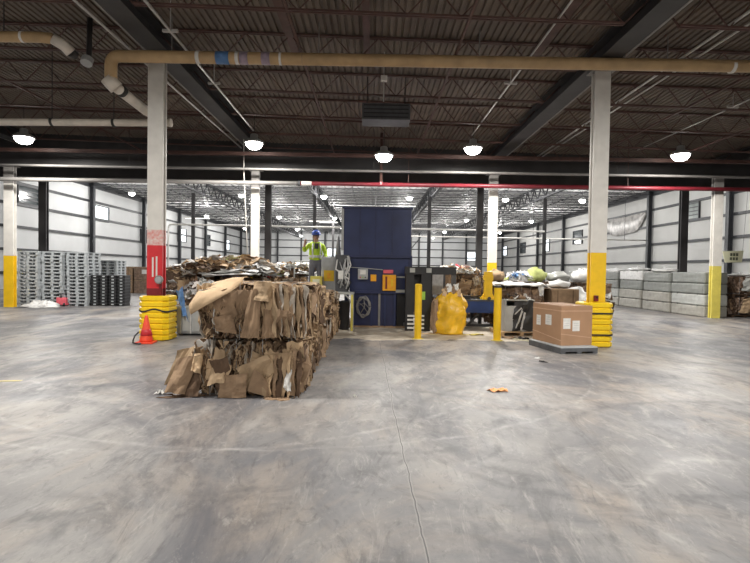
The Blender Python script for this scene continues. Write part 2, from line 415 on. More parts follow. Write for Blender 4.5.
# header across the opening on the second row of columns
m = MB(); m.span((XL, 19.45, 5.40), (XR, 19.75, 5.44)); m.span((XL, 19.58, 5.44), (XR, 19.62, 5.90)); m.span((XL, 19.45, 5.90), (XR, 19.75, 5.94))
struct(m, 'ceiling_beam', 'girder_dark')
struct(MB().span((XL, 18.5, 5.72), (XR, 18.62, 5.84)), 'ceiling_beam', 'joist_brown')
# bridging lines between the joists
for x in (-9.7, -1.6, 1.7, 8.3, 11.2):
    struct(MB().bar((x, 5, zr(x) - .55), (x, 21.4, zr(x) - .55), .05), 'ceiling_trim', 'joist_brown')
for x, w_ in ((-1.9, .18), (-.2, .14), (3.7, .2)):
    struct(MB().span((x - w_ / 2, 3, zr(x) - .1), (x + w_ / 2, 12.6, zr(x) - .01)), 'ceiling_trim', 'joist_brown')

# ------------------------------------------------------------------ far roof
ZF = 9.0
m = MB(); p = .6; n = int((XR - XL) / p); prof = []
for i in range(n + 1):
    x = XL + i * p
    for dx, dz in ((0, 0), (.3, 0), (.36, .07), (.54, .07)): prof.append((min(x + dx, XR), ZF + dz))
k = len(prof); m.add([(x, YM, z) for x, z in prof] + [(x, YF, z) for x, z in prof], [(i, i + 1, k + i + 1, k + i) for i in range(k - 1)])
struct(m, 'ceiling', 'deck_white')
struct(MB().span((XL, YM, ZF + .12), (XR, YF, ZF + .3)), 'ceiling_slab', 'deck_white')
for a, b in spans:
    j0 = struct(joist(b - a, .5, 8, .065), 'ceiling_beam', 'joist_black')
    for i in range(33):
        y = 26. + 2.25 * i
        if i == 0: j0.location = (a, y, ZF - .01)
        else: lay(None, j0, (a, y, ZF - .01), (0, 0, 0))
for x in GX:     # girder trusses running away from the camera
    m = MB(); z1, z0 = ZF - .12, ZF - 1.15
    for s_ in (-.09, .09): m.bar((x + s_, 22.3, z1), (x + s_, YF, z1), .1, .12); m.bar((x + s_, 22.3, z0), (x + s_, YF, z0), .1, .12)
    q = 40
    for i in range(q):
        a = 22.5 + (YF - 22.5) * i / q; b = 22.5 + (YF - 22.5) * (i + 1) / q; c = (a + b) / 2
        m.bar((x, a, z0), (x, c, z1), .09); m.bar((x, c, z1), (x, b, z0), .09)
    struct(m, 'ceiling_beam', 'joist_black')
for x in (-21, -17.8, -11.5, -8.2, -1.7, 1.6, 8, 11, 17.5, 21):
    struct(MB().bar((x, 24, ZF - .62), (x, YF, ZF - .62), .05), 'ceiling_trim', 'joist_black')

# ------------------------------------------------------------------ columns
def hcol(w, h, z0=0, tw=.05):
    m = MB(); d = w * .58
    m.span((-w / 2, -d / 2, z0), (w / 2, -d / 2 + tw, h)); m.span((-w / 2, d / 2 - tw, z0), (w / 2, d / 2, h)); m.span((-tw / 2, -d / 2 + tw, z0), (tw / 2, d / 2 - tw, h))
    return m
def painted_column(x, y, w, bands, label, cap=True, ztop=None):
    """bands: (z0, z1, material, name)"""
    t = thing('painted_column', label, 'column', (x, y, 0), kind='thing')
    for z0, z1, mm, nm in bands: hcol(w, z1, z0).build(nm, mm, t)
    zt = bands[-1][1]
    if cap: MB().span((-.26, -.2, zt), (.26, .2, zt + .03)).build('cap_plate', 'girder_grey', t)
    MB().span((-w * .7, -w * .7, 0), (w * .7, w * .7, .02)).build('base_plate', 'steel', t)
    return t
YC = 11.62
zl, zrr = zr(-4.85) - .12 - .38 - .03, zr(5.0) - .12 - .38 - .03
c = painted_column(-4.90, YC, .35, [(.02, 1.16, 'red_dark', 'dark_red_band'), (1.16, 2.13, 'red', 'red_band'), (2.13, 2.48, 'red_faded', 'worn_red_band'), (2.48, zl, 'white_paint', 'shaft')],
                   'white steel column with red painted lower part standing inside a yellow guard')
yf = -.35 * .29 - .003
for xx, z0, z1 in ((-.04, 1.42, 1.86), (.045, 1.36, 1.88)): MB().span((xx - .018, yf - .003, z0), (xx + .018, yf + .002, z1)).build('white_stripe', 'white_paint', c)
c = painted_column(5.12, YC, .35, [(.02, 2.12, 'yellow', 'yellow_band'), (2.12, zrr, 'white_paint', 'shaft')], 'white steel column with yellow lower part standing behind the boxed pallet')
ZH = 5.40 - .03  # grey on the upper column shafts paints the shade under the header
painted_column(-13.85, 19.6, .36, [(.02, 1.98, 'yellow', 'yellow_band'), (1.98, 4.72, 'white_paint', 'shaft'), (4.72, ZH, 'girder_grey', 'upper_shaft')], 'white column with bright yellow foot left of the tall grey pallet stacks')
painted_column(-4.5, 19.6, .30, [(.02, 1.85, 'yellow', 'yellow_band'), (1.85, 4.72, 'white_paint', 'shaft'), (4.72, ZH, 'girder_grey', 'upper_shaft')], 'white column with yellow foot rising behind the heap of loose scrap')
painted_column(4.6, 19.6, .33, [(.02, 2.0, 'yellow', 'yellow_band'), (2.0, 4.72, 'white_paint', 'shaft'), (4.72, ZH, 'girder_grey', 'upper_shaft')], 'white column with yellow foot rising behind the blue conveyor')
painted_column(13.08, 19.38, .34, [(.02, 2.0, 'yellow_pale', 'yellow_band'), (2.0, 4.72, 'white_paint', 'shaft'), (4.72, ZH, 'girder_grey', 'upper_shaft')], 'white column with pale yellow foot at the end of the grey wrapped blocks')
def dark_column(x, y, w, h, label, mm='girder_dark'):
    t = thing('steel_column', label, 'column', (x, y, 0), kind='thing')
    hcol(w, h, .02, .04).build('shaft', mm, t); MB().span((-w * .7, -w * .7, 0), (w * .7, w * .7, .02)).build('base_plate', 'dark_grey', t)
    MB().span((-w * .6, -w * .6, h - .02), (w * .6, w * .6, h + .03)).build('cap_plate', 'dark_grey', t)
H2 = ZF - 1.25
for x, l in ((-14.5, 'thick dark steel column rising behind the grey pallet stacks'), (-4.62, 'thick dark steel column just right of the white column behind the scrap heap'),
             (4.72, 'thick dark steel column just left of the white column behind the conveyor'), (14.2, 'thick dark steel column rising behind the grey wrapped blocks')):
    dark_column(x, 23.3 if x > 13 else 22.6, .34 if abs(x) > 8 else .28, H2, l)
for x, l in ((-14.8, 'slim dark steel column seen just right of the red-footed column'), (-4.8, 'slim dark steel column rising behind the worker'),
             (4.65, 'slim dark steel column seen just right of the blue hopper'), (14.2, 'slim dark steel column seen just left of the near yellow-footed column')):
    dark_column(x, 42.2, .28, H2, l)
for x, l in ((-14.8, 'thin far column deep in the hall left of the scrap heap'), (-4.8, 'thin far column deep in the hall behind the worker'),
             (4.65, 'thin far column deep in the hall right of the hopper'), (14.2, 'thin far column deep in the hall near the right wall windows')):
    dark_column(x, 62, .26, H2, l)

# ------------------------------------------------------------------ column guards
def guard(x, y, label, wavy):
    t = thing('column_guard', label, 'column guard', (x, y, 0))
    w, h, ri = .33, 1.0, 8
    m = MB()
    def ring(hw, z, c=.06):
        return [(-hw + c, -hw, z), (hw - c, -hw, z), (hw, -hw + c, z), (hw, hw - c, z), (hw - c, hw, z), (-hw + c, hw, z), (-hw, hw - c, z), (-hw, -hw + c, z)]
    zs = []
    for i in range(ri):
        z = h * i / ri; s_ = h / ri
        zs += [(w - .025, z + .004), (w, z + s_ * .22), (w, z + s_ * .78), (w - .025, z + s_ * .98)]
    zs += [(w - .03, h), (.215, h), (.215, .004)]
    vs = [p for hw, z in zs for p in ring(hw, z, .10 if hw > .25 else .02)]; k = len(zs)
    fs = [(a * 8 + j, a * 8 + (j + 1) % 8, ((a + 1) % k) * 8 + (j + 1) % 8, ((a + 1) % k) * 8 + j) for a in range(k) for j in range(8)]
    m.add(vs, fs); m.build('shell', 'yellow_plastic', t)
    for z in ((.68,) if wavy else (.76, .28)):
        mm = MB(); pts = ring(w + .008, z, .10); P = []
        for a in range(8):
            p, q = Vector(pts[a]), Vector(pts[(a + 1) % 8])
            for i in range(6):
                r = p.lerp(q, i / 6)
                if wavy: r.z += .03 * math.sin(r.x * 12 + 1)
                P.append(r)
        P.append(P[0]); n = len(P)
        vs = [p + V(0, 0, -.018) for p in P] + [p + V(0, 0, .018) for p in P] + [p * 1.0 + V(-.02 * (p.x > 0) + .02 * (p.x < 0), .02 * (p.y < 0) - .02 * (p.y > 0), -.018) for p in P] + [p + V(-.02 * (p.x > 0) + .02 * (p.x < 0), .02 * (p.y < 0) - .02 * (p.y > 0), .018) for p in P]
        fs = []
        for i in range(n - 1): fs += [(i, i + 1, n + i + 1, n + i), (n + i, n + i + 1, 3 * n + i + 1, 3 * n + i), (2 * n + i, 3 * n + i, 3 * n + i + 1, 2 * n + i + 1)]
        mm.add(vs, fs); mm.build('strap', 'strap', t)
    return t
guard(-4.85, YC, 'yellow ribbed plastic guard round the foot of the red-banded column', True)
guard(5.08, YC, 'yellow ribbed plastic guard with black straps beside the boxed pallet', False)
# round grey hose valve on the red column
t = thing('hose_valve', 'round grey hose valve fixed on the red part of the column', 'valve', (-4.76, 11.47, 1.36))
MB().tube([(0, .05, 0), (0, -.06, 0)], .05, 12).build('stem', 'red_dark', t)
MB().tube([(0, -.04, 0), (0, -.07, 0)], .095, 18).build('cap', 'girder_grey', t); MB().tube([(0, -.07, 0), (0, -.085, 0)], .07, 14).build('hub', 'steel', t)
MB().tube([(0, .03, 0), (0, .03, -.5)], .03, 10).build('pipe', 'red_dark', t)
t = thing('alarm_box', 'small dark red box on the yellow column just above its guard', 'box', (5.06, 11.50, 1.02))
MB().box((0, -.035, .07), (.09, .07, .13)).build('body', 'red_dark', t, bevel=.008); MB().box((0, -.075, .09), (.04, .012, .04)).build('button', 'black', t)
# traffic cone
t = thing('traffic_cone', 'orange traffic cone standing in front of the left column guard', 'traffic cone', (-4.84, 10.98, 0), .1)
MB().box((0, 0, .02), (.36, .36, .04)).build('base', 'cone', t, bevel=.01)
MB().lathe([(.14, .04), (.135, .08), (.03, .58), (.022, .60), (.01, .60)], n=24).build('cone_body', 'cone', t, smooth=True)
MB().lathe([(.121, .17), (.124, .172), (.094, .30), (.090, .302)], n=24).build('collar', 'red', t, smooth=True)
t = thing('floor_hose', 'short black hose curled on the floor beside the cone', 'hose', (0, 0, 0))
MB().tube([(-5.06, 11.1, .22), (-5.12, 11.05, .14), (-5.13, 11.0, .06), (-5.1, 10.92, .02), (-5.0, 10.78, .02), (-4.9, 10.74, .02)], .016, 8).build('hose', 'black', t, smooth=True)
MB().tube([(-4.9, 10.74, .02), (-4.85, 10.73, .02)], .022, 8).build('fitting', 'dark_grey', t)

# ------------------------------------------------------------------ pipes
def elbow(a, c, b, r=.3, n=6):
    a, c, b = map(Vector, (a, c, b)); p = c + (a - c).normalized() * r; q = c + (b - c).normalized() * r
    return [p * (1 - t) ** 2 + c * 2 * t * (1 - t) + q * t * t for t in [i / n for i in range(n + 1)]]
YP, ZP, RP = 10.9, 6.08, .125
t = thing('drain_pipe', 'long tan overhead drain pipe with taped joints crossing the ceiling', 'pipe')
pts = [(-5.58, YP, 5.62)] + elbow((-5.58, YP, 5.62), (-5.58, YP, ZP), (-5, YP, ZP), .2) + [(-4, YP, ZP), (2, YP, ZP + .01), (12, YP, ZP + .03)]
MB().tube(pts, RP, 16).build('pipe', 'tan_pipe', t, smooth=True)
def band(x0, x1, mm, r=RP + .004): MB().tube([(x0, YP, ZP + .002), (x1, YP, ZP + .002)], r, 16).build('tape_band', mm, t, smooth=True)
for x0, x1, mm in ((-3.78, -3.70, 'paper'), (-3.36, -3.08, 'blue_tape'), (-2.95, -2.88, 'paper'), (-2.86, -2.68, 'purple_tape'), (-2.40, -2.22, 'purple_tape'), (-2.03, -1.98, 'paper'), (-1.55, -1.53, 'card_tan'), (7.55, 7.62, 'paper')): band(x0, x1, mm)
for x in (-4.3, -1.2, 2.2, 6.2): MB().tube([(x, YP, ZP), (x, YP, zr(x))], .012, 6).build('hanger_rod', 'girder_grey', t)
t = thing('sloping_drain_pipe', 'white drain pipe sloping down behind the red-banded column', 'pipe')
pts = [(-5.58, YP, 5.60), (-5.58, YP, 5.52)] + elbow((-5.58, YP, 5.6), (-5.58, YP + .05, 5.42), (-5.32, 12.0, 5.22), .12) + [(-5.32, 12.0, 5.25), (-5.05, 12.45, 5.17)]
MB().tube([(-5.66, YP - .02, 5.62), (-5.5, YP + .08, 5.43)], .15, 14).build('coupling', 'white_pipe', t, smooth=True)
MB().tube([(-5.52, YP + .1, 5.46), (-5.42, 11.6, 5.36), (-5.32, 12.0, 5.27), (-5.08, 12.42, 5.19)], .11, 14).build('pipe', 'white_pipe', t, smooth=True)
MB().tube([(-5.47, 11.1, 5.43), (-5.46, 11.17, 5.42)], .125, 14).build('clamp', 'strap', t)
t = thing('white_drain_pipe', 'level white drain pipe hung by black straps above the left columns', 'pipe')
MB().tube([(-14, 12.55, 5.06), (-9, 12.55, 5.11), (-4.98, 12.55, 5.16)], .085, 14).build('pipe', 'white_pipe', t, smooth=True)
MB().tube([(-5.0, 12.55, 5.16), (-4.95, 12.55, 5.16)], .10, 14).build('end_cap', 'white_pipe', t)
for x in (-10.6, -7.85, -6.35): MB().tube([(x - .03, 12.55, 5.13), (x + .03, 12.55, 5.135)], .10, 14).build('strap', 'strap', t); MB().tube([(x, 12.55, 5.2), (x, 12.55, zr(x))], .012, 6).build('hanger_rod', 'girder_dark', t)
t = thing('short_tan_pipe', 'tan overhead pipe ending in a bent white elbow at upper left', 'pipe')
ps = [(-12, 10.3, 6.16), (-6.7, 10.3, 6.18)] + [(-6.45, 10.33, 6.17), (-6.28, 10.42, 6.08), (-6.2, 10.52, 5.98)]
MB().tube(ps[:3], .105, 14).build('pipe', 'tan_pipe', t, smooth=True); MB().tube(ps[2:], .11, 14).build('elbow', 'white_pipe', t, smooth=True)
MB().tube([(-7.05, 10.3, 6.18), (-7.0, 10.3, 6.18)], .11, 14).build('tape_band', 'paper', t)
MB().tube([(-6.2, 10.52, 5.98), (-6.17, 10.62, 5.96)], .09, 14).build('spigot', 'girder_dark', t); MB().tube([(-7.4, 10.3, 6.2), (-7.4, 10.3, zr(-7.4))], .012, 6).build('hanger_rod', 'girder_dark', t)
t = thing('round_drain_cap', 'round grey capped drain hanging under the deck near the elbow', 'drain cap')
MB().tube([(-6.08, 10.9, 5.93), (-6.08, 10.96, 6.1), (-6.08, 11.0, 6.9)], .055, 10).build('stem', 'girder_dark', t, smooth=True); MB().tube([(-6.08, 10.86, 5.90), (-6.08, 10.92, 6.02)], .115, 18).build('cap', 'grey_paint', t)

t = thing('sprinkler_main', 'long red sprinkler pipe across the top of the opening', 'pipe')
YR = 19.08
MB().tube([(-2.76, YR, 4.83), (XR, YR, 4.90)], .075, 14).build('pipe', 'red_pipe', t, smooth=True)
MB().tube([(-2.68, YR, 4.831), (-2.3, YR, 4.831)], .079, 14).build('white_label', 'paper', t)
for x in (1.3, 9.5): MB().tube([(x, YR, 4.9), (x, YR, zr(x))], .012, 6).build('hanger_rod', 'joist_brown', t)
t = thing('grey_header_pipe', 'grey header pipe continuing left from the red sprinkler pipe', 'pipe')
MB().tube([(XL, YR, 4.79), (-2.76, YR, 4.83)], .075, 14).build('pipe', 'grey_pipe', t, smooth=True)
MB().tube([(-2.8, YR, 4.83), (-2.72, YR, 4.83)], .095, 14).build('coupling', 'dark_grey', t)
t = thing('upper_grey_pipe', 'thin grey pipe running level above the header pipe', 'pipe')
MB().tube([(XL, 18.9, 5.30), (4.5, 18.9, 5.30), (XR, 18.9, 5.30)], .045, 10).build('pipe', 'grey_pipe', t, smooth=True)
for x in (-9, 0, 9): MB().tube([(x, 18.9, 5.3), (x, 18.9, zr(x))], .012, 6).build('hanger_rod', 'girder_dark', t)
t = thing('riser_pipe', 'vertical brown-red pipe dropping to the red sprinkler pipe', 'pipe')
MB().tube([(.28, YR, 4.9), (.28, YR, 6.75)], .055, 10).build('pipe', 'joist_brown', t, smooth=True); MB().tube([(.28, YR, 4.82), (.28, YR, 4.93)], .085, 10).build('coupling', 'red_pipe', t)
def conduit(x0, x1, z, r, label, y0=3, y1=20.3, fits=()):
    t = thing('conduit', label, 'conduit')
    MB().tube([(x0, y0, z), (x1, y1, z)], r, 8).build('tube', 'conduit', t, smooth=True)
    for y in fits:
        x = x0 + (x1 - x0) * (y - y0) / (y1 - y0)
        MB().box((x, y, z), (.3, .06, .05)).build('clamp', 'conduit', t)
        MB().tube([(x, y, z), (x, y, zr(x))], .012, 6).build('hanger_rod', 'conduit', t)
conduit(-3.98, -4.05, 6.26, .028, 'bright conduit running back beside the left roof girder', y1=17.2, fits=(6, 10.1, 12.9))
conduit(6.5, 6.5, 6.25, .028, 'conduit running back right of the yellow-footed column', fits=(7.5, 15))
conduit(6.9, 6.68, 6.25, .022, 'thinner conduit beside the one right of the yellow-footed column', fits=(8.5, 16))
conduit(3.3, 3.3, 6.25, .02, 'thin conduit running back to the lamp right of the hopper', y1=17.3, fits=(7, 12.5))
conduit(9.8, 9.8, 6.26, .02, 'faint conduit under the roof far right of the columns', y1=19, fits=(9, 14))
conduit(-5.35, -5.15, 6.30, .025, 'conduit clipped along the left flange of the left roof girder', y0=5, y1=19.9, fits=(6,))
# lamp drop beside the white column behind the scrap
t = thing('drop_conduit', 'thin white conduit dropping beside the white column behind the scrap heap', 'conduit')
MB().tube([(-4.55, 19.1, 0), (-4.83, 19.1, 5.2), (-4.85, 19.1, 6.9)], .02, 8).build('tube', 'white_paint', t, smooth=True); MB().box((-4.62, 19.07, 1.6), (.12, .08, .2)).build('switch_box', 'grey_paint', t)
# sensor and heater
t = thing('ceiling_sensor', 'small white box on a drop rod below the tan pipe', 'sensor', (.21, 12.2, 5.9))
MB().box((0, 0, .29), (.15, .12, .13)).build('box', 'paper', t, bevel=.01); MB().tube([(0, .02, .36), (0, .02, zr(.2) - 5.9)], .012, 6).build('hanger_rod', 'conduit', t); MB().tube([(0, 0, .22), (0, 0, -.25)], .014, 8).build('drop_rod', 'conduit', t)
t = thing('unit_heater', 'dark unit heater hung among the joists above the hopper', 'heater', (.3, 13.6, 5.55))
MB().box((0, 0, .2), (1.25, .7, .42)).build('casing', 'dark_grey', t, bevel=.02)
for i in range(4): MB().box((0, -.355, .05 + .1 * i), (1.15, .02, .03)).build('louver', 'black', t)
for x in (-.5, .5): MB().tube([(x, 0, .4), (x, 0, 1.2)], .014, 6).build('hanger_rod', 'girder_dark', t)
# white pipe deep in the far hall
t = thing('far_white_pipe', 'long thin white pipe crossing the far hall below the lamps', 'pipe')
MB().tube([(-16.6, 41.6, 0), (-16.6, 41.6, 4.8)] + elbow((-16.6, 41.6, 4), (-16.6, 41.6, 5.1), (-15, 41.6, 5.1), .3) + [(-15, 41.6, 5.1), (14, 41.6, 5.0)], .075, 8).build('pipe', 'white_paint', t, smooth=True)
for x in (-10, 0.2, 9): MB().tube([(x, 41.6, 5), (x, 41.6, ZF - .6)], .02, 6).build('hanger_rod', 'joist_black', t)
t = thing('second_far_pipe', 'thin white pipe in the far hall a little below the longer one', 'pipe')
MB().tube([(2.6, 44.5, 4.65), (24, 44.5, 4.6)], .05, 8).build('pipe', 'white_paint', t, smooth=True)
for x in (5, 14, 22): MB().tube([(x, 44.5, 4.6), (x, 44.5, ZF)], .02, 6).build('hanger_rod', 'joist_black', t)

# ------------------------------------------------------------------ lamps
def make_lamp(name, zroof, mm, s=1.):
    t = thing(name, 'x', 'light')
    h = MB(); h.lathe([(.30 * s, 0), (.34 * s, .01), (.33 * s, .05), (.20 * s, .14), (.13 * s, .17), (.12 * s, .30), (.08 * s, .32)], n=20)
    h.build('housing', 'grey_paint', t, smooth=True); MB().lathe([(.05 * s, -.20), (.15 * s, -.185), (.22 * s, -.14), (.27 * s, -.06), (.29 * s, .005)], n=20).build('lens', mm, t, smooth=True)
    return t
def light(x, y, z, w, size=.55, col=(1, .96, .90), point=False):
    l = bpy.data.lights.new('lamp_glow', 'POINT' if point else 'AREA'); l.energy = w; l.color = col
    if point: l.shadow_soft_size = .15
    else: l.shape = 'DISK'; l.size = size
    z -= .2 + (.17 if point else 0)
    o = bpy.data.objects.new('lamp_glow', l); COL.objects.link(o); o.location = (x, y, z)
def hang(o, dz):
    MB().tube([(0, 0, .3), (0, 0, dz)], .012, 6).build('hanger_rod', 'girder_dark', o)
PN, PF = 370, 800
near = [(-11.9, 17.5, 5.95, 'glowing high-bay lamp above the left pallet stacks'), (-4.09, 17.5, 5.9, 'glowing high-bay lamp above the white column behind the scrap heap'),
        (.34, 17.5, 5.55, 'glowing high-bay lamp straight above the blue hopper'), (3.38, 17.5, 5.85, 'glowing high-bay lamp between the hopper and the near yellow-footed column'),
        (10.5, 17.5, 5.75, 'glowing high-bay lamp above the grey wrapped blocks')]
lamp0 = make_lamp('high_bay_light', 0, 'lens'); lk = kids(lamp0)
for i, (x, y, z, l) in enumerate(near):
    o = lamp0 if i == 0 else dup(lamp0, (x, y, z), l, tree=lk)
    o.location = (x, y, z); o['label'] = l; o['group'] = 'lamps under the near roof'
    hang(o, zr(x) - z); light(x, y, z - .03, PN)
for y in (6.2, -3.5):
    for x in (-12, -4.2, 3.6, 10.5):
        o = dup(lamp0, (x, y, 5.9), 'high-bay lamp under the near roof above the open floor', tree=lk); o['group'] = 'lamps above the open floor'
        hang(o, zr(x) - 5.9); light(x, y, 5.87, PN)
lampf = make_lamp('hall_light', 0, 'lens_far', .9); fk = kids(lampf); ff = True
rows = [(42.5, [(-20, 'above the left wall windows'), (-10.9, 'left of the column behind the scrap'), (-4.1, 'just left of the hopper top'), (3.0, 'just right of the hopper top'), (11, 'above the white column behind the conveyor'), (17.4, 'beside the near yellow-footed column')]),
        (60, [(-19.5, 'near the left wall'), (-11, 'left of centre'), (-4.5, 'behind the worker'), (3.5, 'right of the hopper'), (11, 'right of centre'), (18.6, 'near the right wall')]),
        (78, [(-19.5, 'near the left wall'), (-11.5, 'left of centre'), (-4.5, 'behind the worker'), (5, 'right of the hopper'), (11, 'right of centre'), (19.4, 'near the right wall')]),
        (93, [(-13, 'left of the worker'), (11, 'right of the hopper')]),
        (29, [(-18, 'by the left wall'), (-8, 'left of the hopper'), (0, 'over the hopper'), (8, 'right of the hopper'), (18, 'by the right wall')])]
names = {42.5: 'nearest visible row', 60: 'second visible row', 78: 'third visible row', 93: 'last row', 29: 'row hidden above the opening'}
for y, lst in rows:
    for x, l in lst:
        lab = 'far hall lamp, %s, %s' % (names[y], l)
        z = 7.7
        o = lampf if ff else dup(lampf, (x, y, z), lab, tree=fk)
        o.location = (x, y, z); o['label'] = lab; o['group'] = 'lamps of the far hall'; ff = False
        hang(o, ZF - .02 - z); light(x, y, z - .03, PF, .5, (1, .98, .95), True)
def strip(x, y, z, w, label):
    t = thing('strip_light', label, 'light', (x, y, z), group='strip lights in the far hall')
    MB().box((0, 0, .05), (w, .16, .07)).build('casing', 'white_paint', t); MB().box((0, 0, .005), (w - .06, .12, .02)).build('tube', 'strip_lens', t)
    for s_ in (-.4, .4): MB().tube([(w * s_, 0, .08), (w * s_, 0, ZF - z)], .012, 6).build('hanger_rod', 'joist_black', t)
strip(-17.1, 50, 6.4, 2.4, 'white strip light hung left of the scrap-side column'); strip(-3.9, 45, 5.75, 1.6, 'white strip light hung just left of the hopper')
strip(-5.0, 50, 6.3, 2.4, 'white strip light near the worker, higher than its neighbour')

# ------------------------------------------------------------------ cardboard bales
CM = ['card_dark', 'card_mid', 'card_tan', 'card_light', 'card_grey', 'paper']
def crumple_block(w, l, h, seed, n, dark=.8, face=None):
    """a compressed block: crossing vertical sheets whose edges make up every face"""
    r = random.Random(seed); m = MB()
    nx, nz_ = 7, 4
    m.box((0, 0, h / 2), (w - .22, l - .22, h - .06), None, 0)  # dark core colour paints the shade in the gaps between sheets
    for i in range(n):
        side = r.choice(face or ['f', 'f', 'f', 'r', 'r', 'l', 'b', 't'])
        hh = h * r.uniform(.22, .92); z0 = r.uniform(.0, h - hh); d = r.uniform(.08, .20); out = r.uniform(-.05, .05)
        tilt = r.uniform(-.5, .5) * hh; yaw = r.uniform(-.7, .7)
        mi = r.choices(range(6), [dark, .9, .8, .35, .35, .04])[0]
        if side in 'fb':
            s_ = -1 if side == 'f' else 1
            x = r.uniform(-w / 2 + .03, w / 2 - .03); y = s_ * l / 2; a, b = V(x, y + s_ * out, z0), V(x + d * math.sin(yaw), y - s_ * d, z0)
        else:
            s_ = -1 if side == 'l' else 1
            y = r.uniform(-l / 2 + .03, l / 2 - .03); x = s_ * w / 2; a, b = V(x + s_ * out, y, z0), V(x - s_ * d, y + d * math.sin(yaw), z0)
        if side == 't':
            x, y = r.uniform(-w / 2, w / 2 - .3), r.uniform(-l / 2, l / 2 - .3); q = r.uniform(.2, .5); z = h - .03 + r.uniform(0, .03)
            m.patch((x, y, z), (x + q, y + r.uniform(-.1, .1), z), (x + q, y + q, z + r.uniform(-.03, .06)), (x, y + q, z), 5, 4, .03, 4, i + seed, mi, .0, .3)
            continue
        t = V(tilt if side in 'fb' else 0, tilt if side in 'rl' else 0, hh)
        def clampf(p):
            return V(max(-w / 2 - .05, min(w / 2 + .05, p.x)), max(-l / 2 - .06, min(l / 2 + .06, p.y)), p.z)
        m.patch(a, b, clampf(b + t), clampf(a + t), 3, 7, .035, 5, i * 1.3 + seed, mi, 0, .1)
    m.v = [(max(-w / 2 - .07, min(w / 2 + .07, p[0])), max(-l / 2 - .07, min(l / 2 + .07, p[1])), max(.003, min(h + .012, p[2]))) for p in m.v]
    return m
def flat_flakes(m, w, l, h, seed, n, side='f', size=(.18, .45)):
    r = random.Random(seed + 5)
    for i in range(n):
        a = r.uniform(*size); b = r.uniform(*size); z = r.uniform(.02, max(.03, h - b)); rot = r.uniform(-.5, .5); mi = r.choices(range(6), [.3, 1, .9, .35, .3, .08])[0]
        u = V(math.cos(rot), 0, math.sin(rot)) * a; v = V(-math.sin(rot), 0, math.cos(rot)) * b
        if side == 'f':
            p = V(r.uniform(-w / 2, w / 2 - a), -l / 2 - r.uniform(.01, .06), z)
            tl = V(0, r.uniform(-.1, .06), 0)
        else:
            u = V(0, u.x, u.z); v = V(0, v.x, v.z); p = V(w / 2 + r.uniform(.01, .05), r.uniform(-l / 2, l / 2 - a), z); tl = V(r.uniform(-.05, .05), 0, 0)
        q = [p, p + u, p + u + v + tl, p + v + tl]
        for e in q: e.z = max(.03, min(h - .03, e.z))
        m.patch(*q, 5, 5, .03, 3, i + seed * 2, mi, r.uniform(-.03, .05), .08)
def wires(t, w, l, h, ns=4):
    for i in range(ns):
        x = -w / 2 + w * (i + .5) / ns; e = .012
        MB().tube([(x, -l / 2 - e, .01), (x, -l / 2 - e, h + e), (x, l / 2 + e, h + e), (x, l / 2 + e, .01), (x, -l / 2 - e, .01)], .004, 5).build('baling_wire', 'steel', t)
def bale(loc, w, l, h, seed, label, n=150, flakes=12, nw=4, group=None, rz=0, name='cardboard_bale'):
    t = thing(name, label, 'bale', loc, rz, group)
    m = crumple_block(w, l, h, seed, n)
    flat_flakes(m, w, l, h, seed, flakes); flat_flakes(m, w, l, h, seed + 1, flakes // 2, 'r')
    o = m.build('crushed_cardboard', CM, t); o['kind'] = 'stuff'
    if nw: wires(t, w, l, h, nw)
    return t
def flap(parent, name, mm, q, nu=8, nv=8, amp=.02, bend=0., seed=1, ragged=.05, label=None, freq=3.):
    m = MB(); m.patch(*q, nu, nv, amp, freq, seed, 0, bend, ragged, .008)
    o = m.build(name, mm, parent, smooth=False)
    if label: o['label'] = label
    return o
BX, HB = -1.56, .72
low = bale((BX, 7.3, 0), 1.34, 1.5, HB, 3, 'crushed cardboard bale on the floor at the front of the row, lower of two', 520, 6)
up = bale((BX + .04, 7.3, HB), 1.34, 1.5, .72, 8, 'crushed cardboard bale with big pale flap on top of the front bale', 520, 4)
yF = -.75
# upper bale: the flaps one can tell apart
def hinge_flap():
    LO = [V(*p) for p in ((-.75, -.90, .34), (-.60, -.92, .43), (-.41, -.90, .54), (-.26, -.86, .63), (-.16, -.70, .735))]
    HI = [V(*p) for p in ((-.78, -.84, .47), (-.71, -.74, .62), (-.55, -.58, .74), (-.34, -.45, .80), (-.15, -.42, .81))]
    m = MB(); A = []; nu, nv = 12, 7
    for j in range(nv + 1):
        for i in range(nu + 1):
            u, v = i / nu, j / nv
            k = min(3, int(u * 4)); q = u * 4 - k
            lo = LO[k].lerp(LO[k + 1], q); hi = HI[k].lerp(HI[k + 1], q); p = lo.lerp(hi, v)
            p.y += -.05 * math.sin(v * PI) - .03 * math.sin(u * PI) + .02 * noise.noise(V(u * 4, v * 4, 2)); p.z += .035 * math.sin(v * PI)
            x, y, z = p
            A.append(V(x, y, z))
    n = len(A); w = nu + 1; B = [p + V(.003, .01, -.006) for p in A]; fs = []
    for j in range(nv):
        for i in range(nu):
            a = j * w + i; fs += [(a, a + 1, a + w + 1, a + w), (n + a, n + a + w, n + a + w + 1, n + a + 1)]
    for i in range(nu): fs.append((i, n + i, n + i + 1, i + 1)); a = nv * w + i; fs.append((a, a + 1, n + a + 1, n + a))
    for j in range(nv): a = j * w; fs.append((a, a + w, n + a + w, n + a)); a = j * w + nu; fs.append((a, n + a, n + a + w, a + w))
    m.add(A + B, fs); o = m.build('cardboard_flap', 'card_light', up, smooth=True); o['label'] = 'big pale curved cardboard flap'
hinge_flap()
flap(up, 'cardboard_panel', 'card_mid', [(-.14, yF - .10, .05), (.10, yF - .10, .03), (.12, yF - .08, .64), (-.02, yF - .07, .66)], bend=.02, seed=4, label='tall brown cardboard panel')
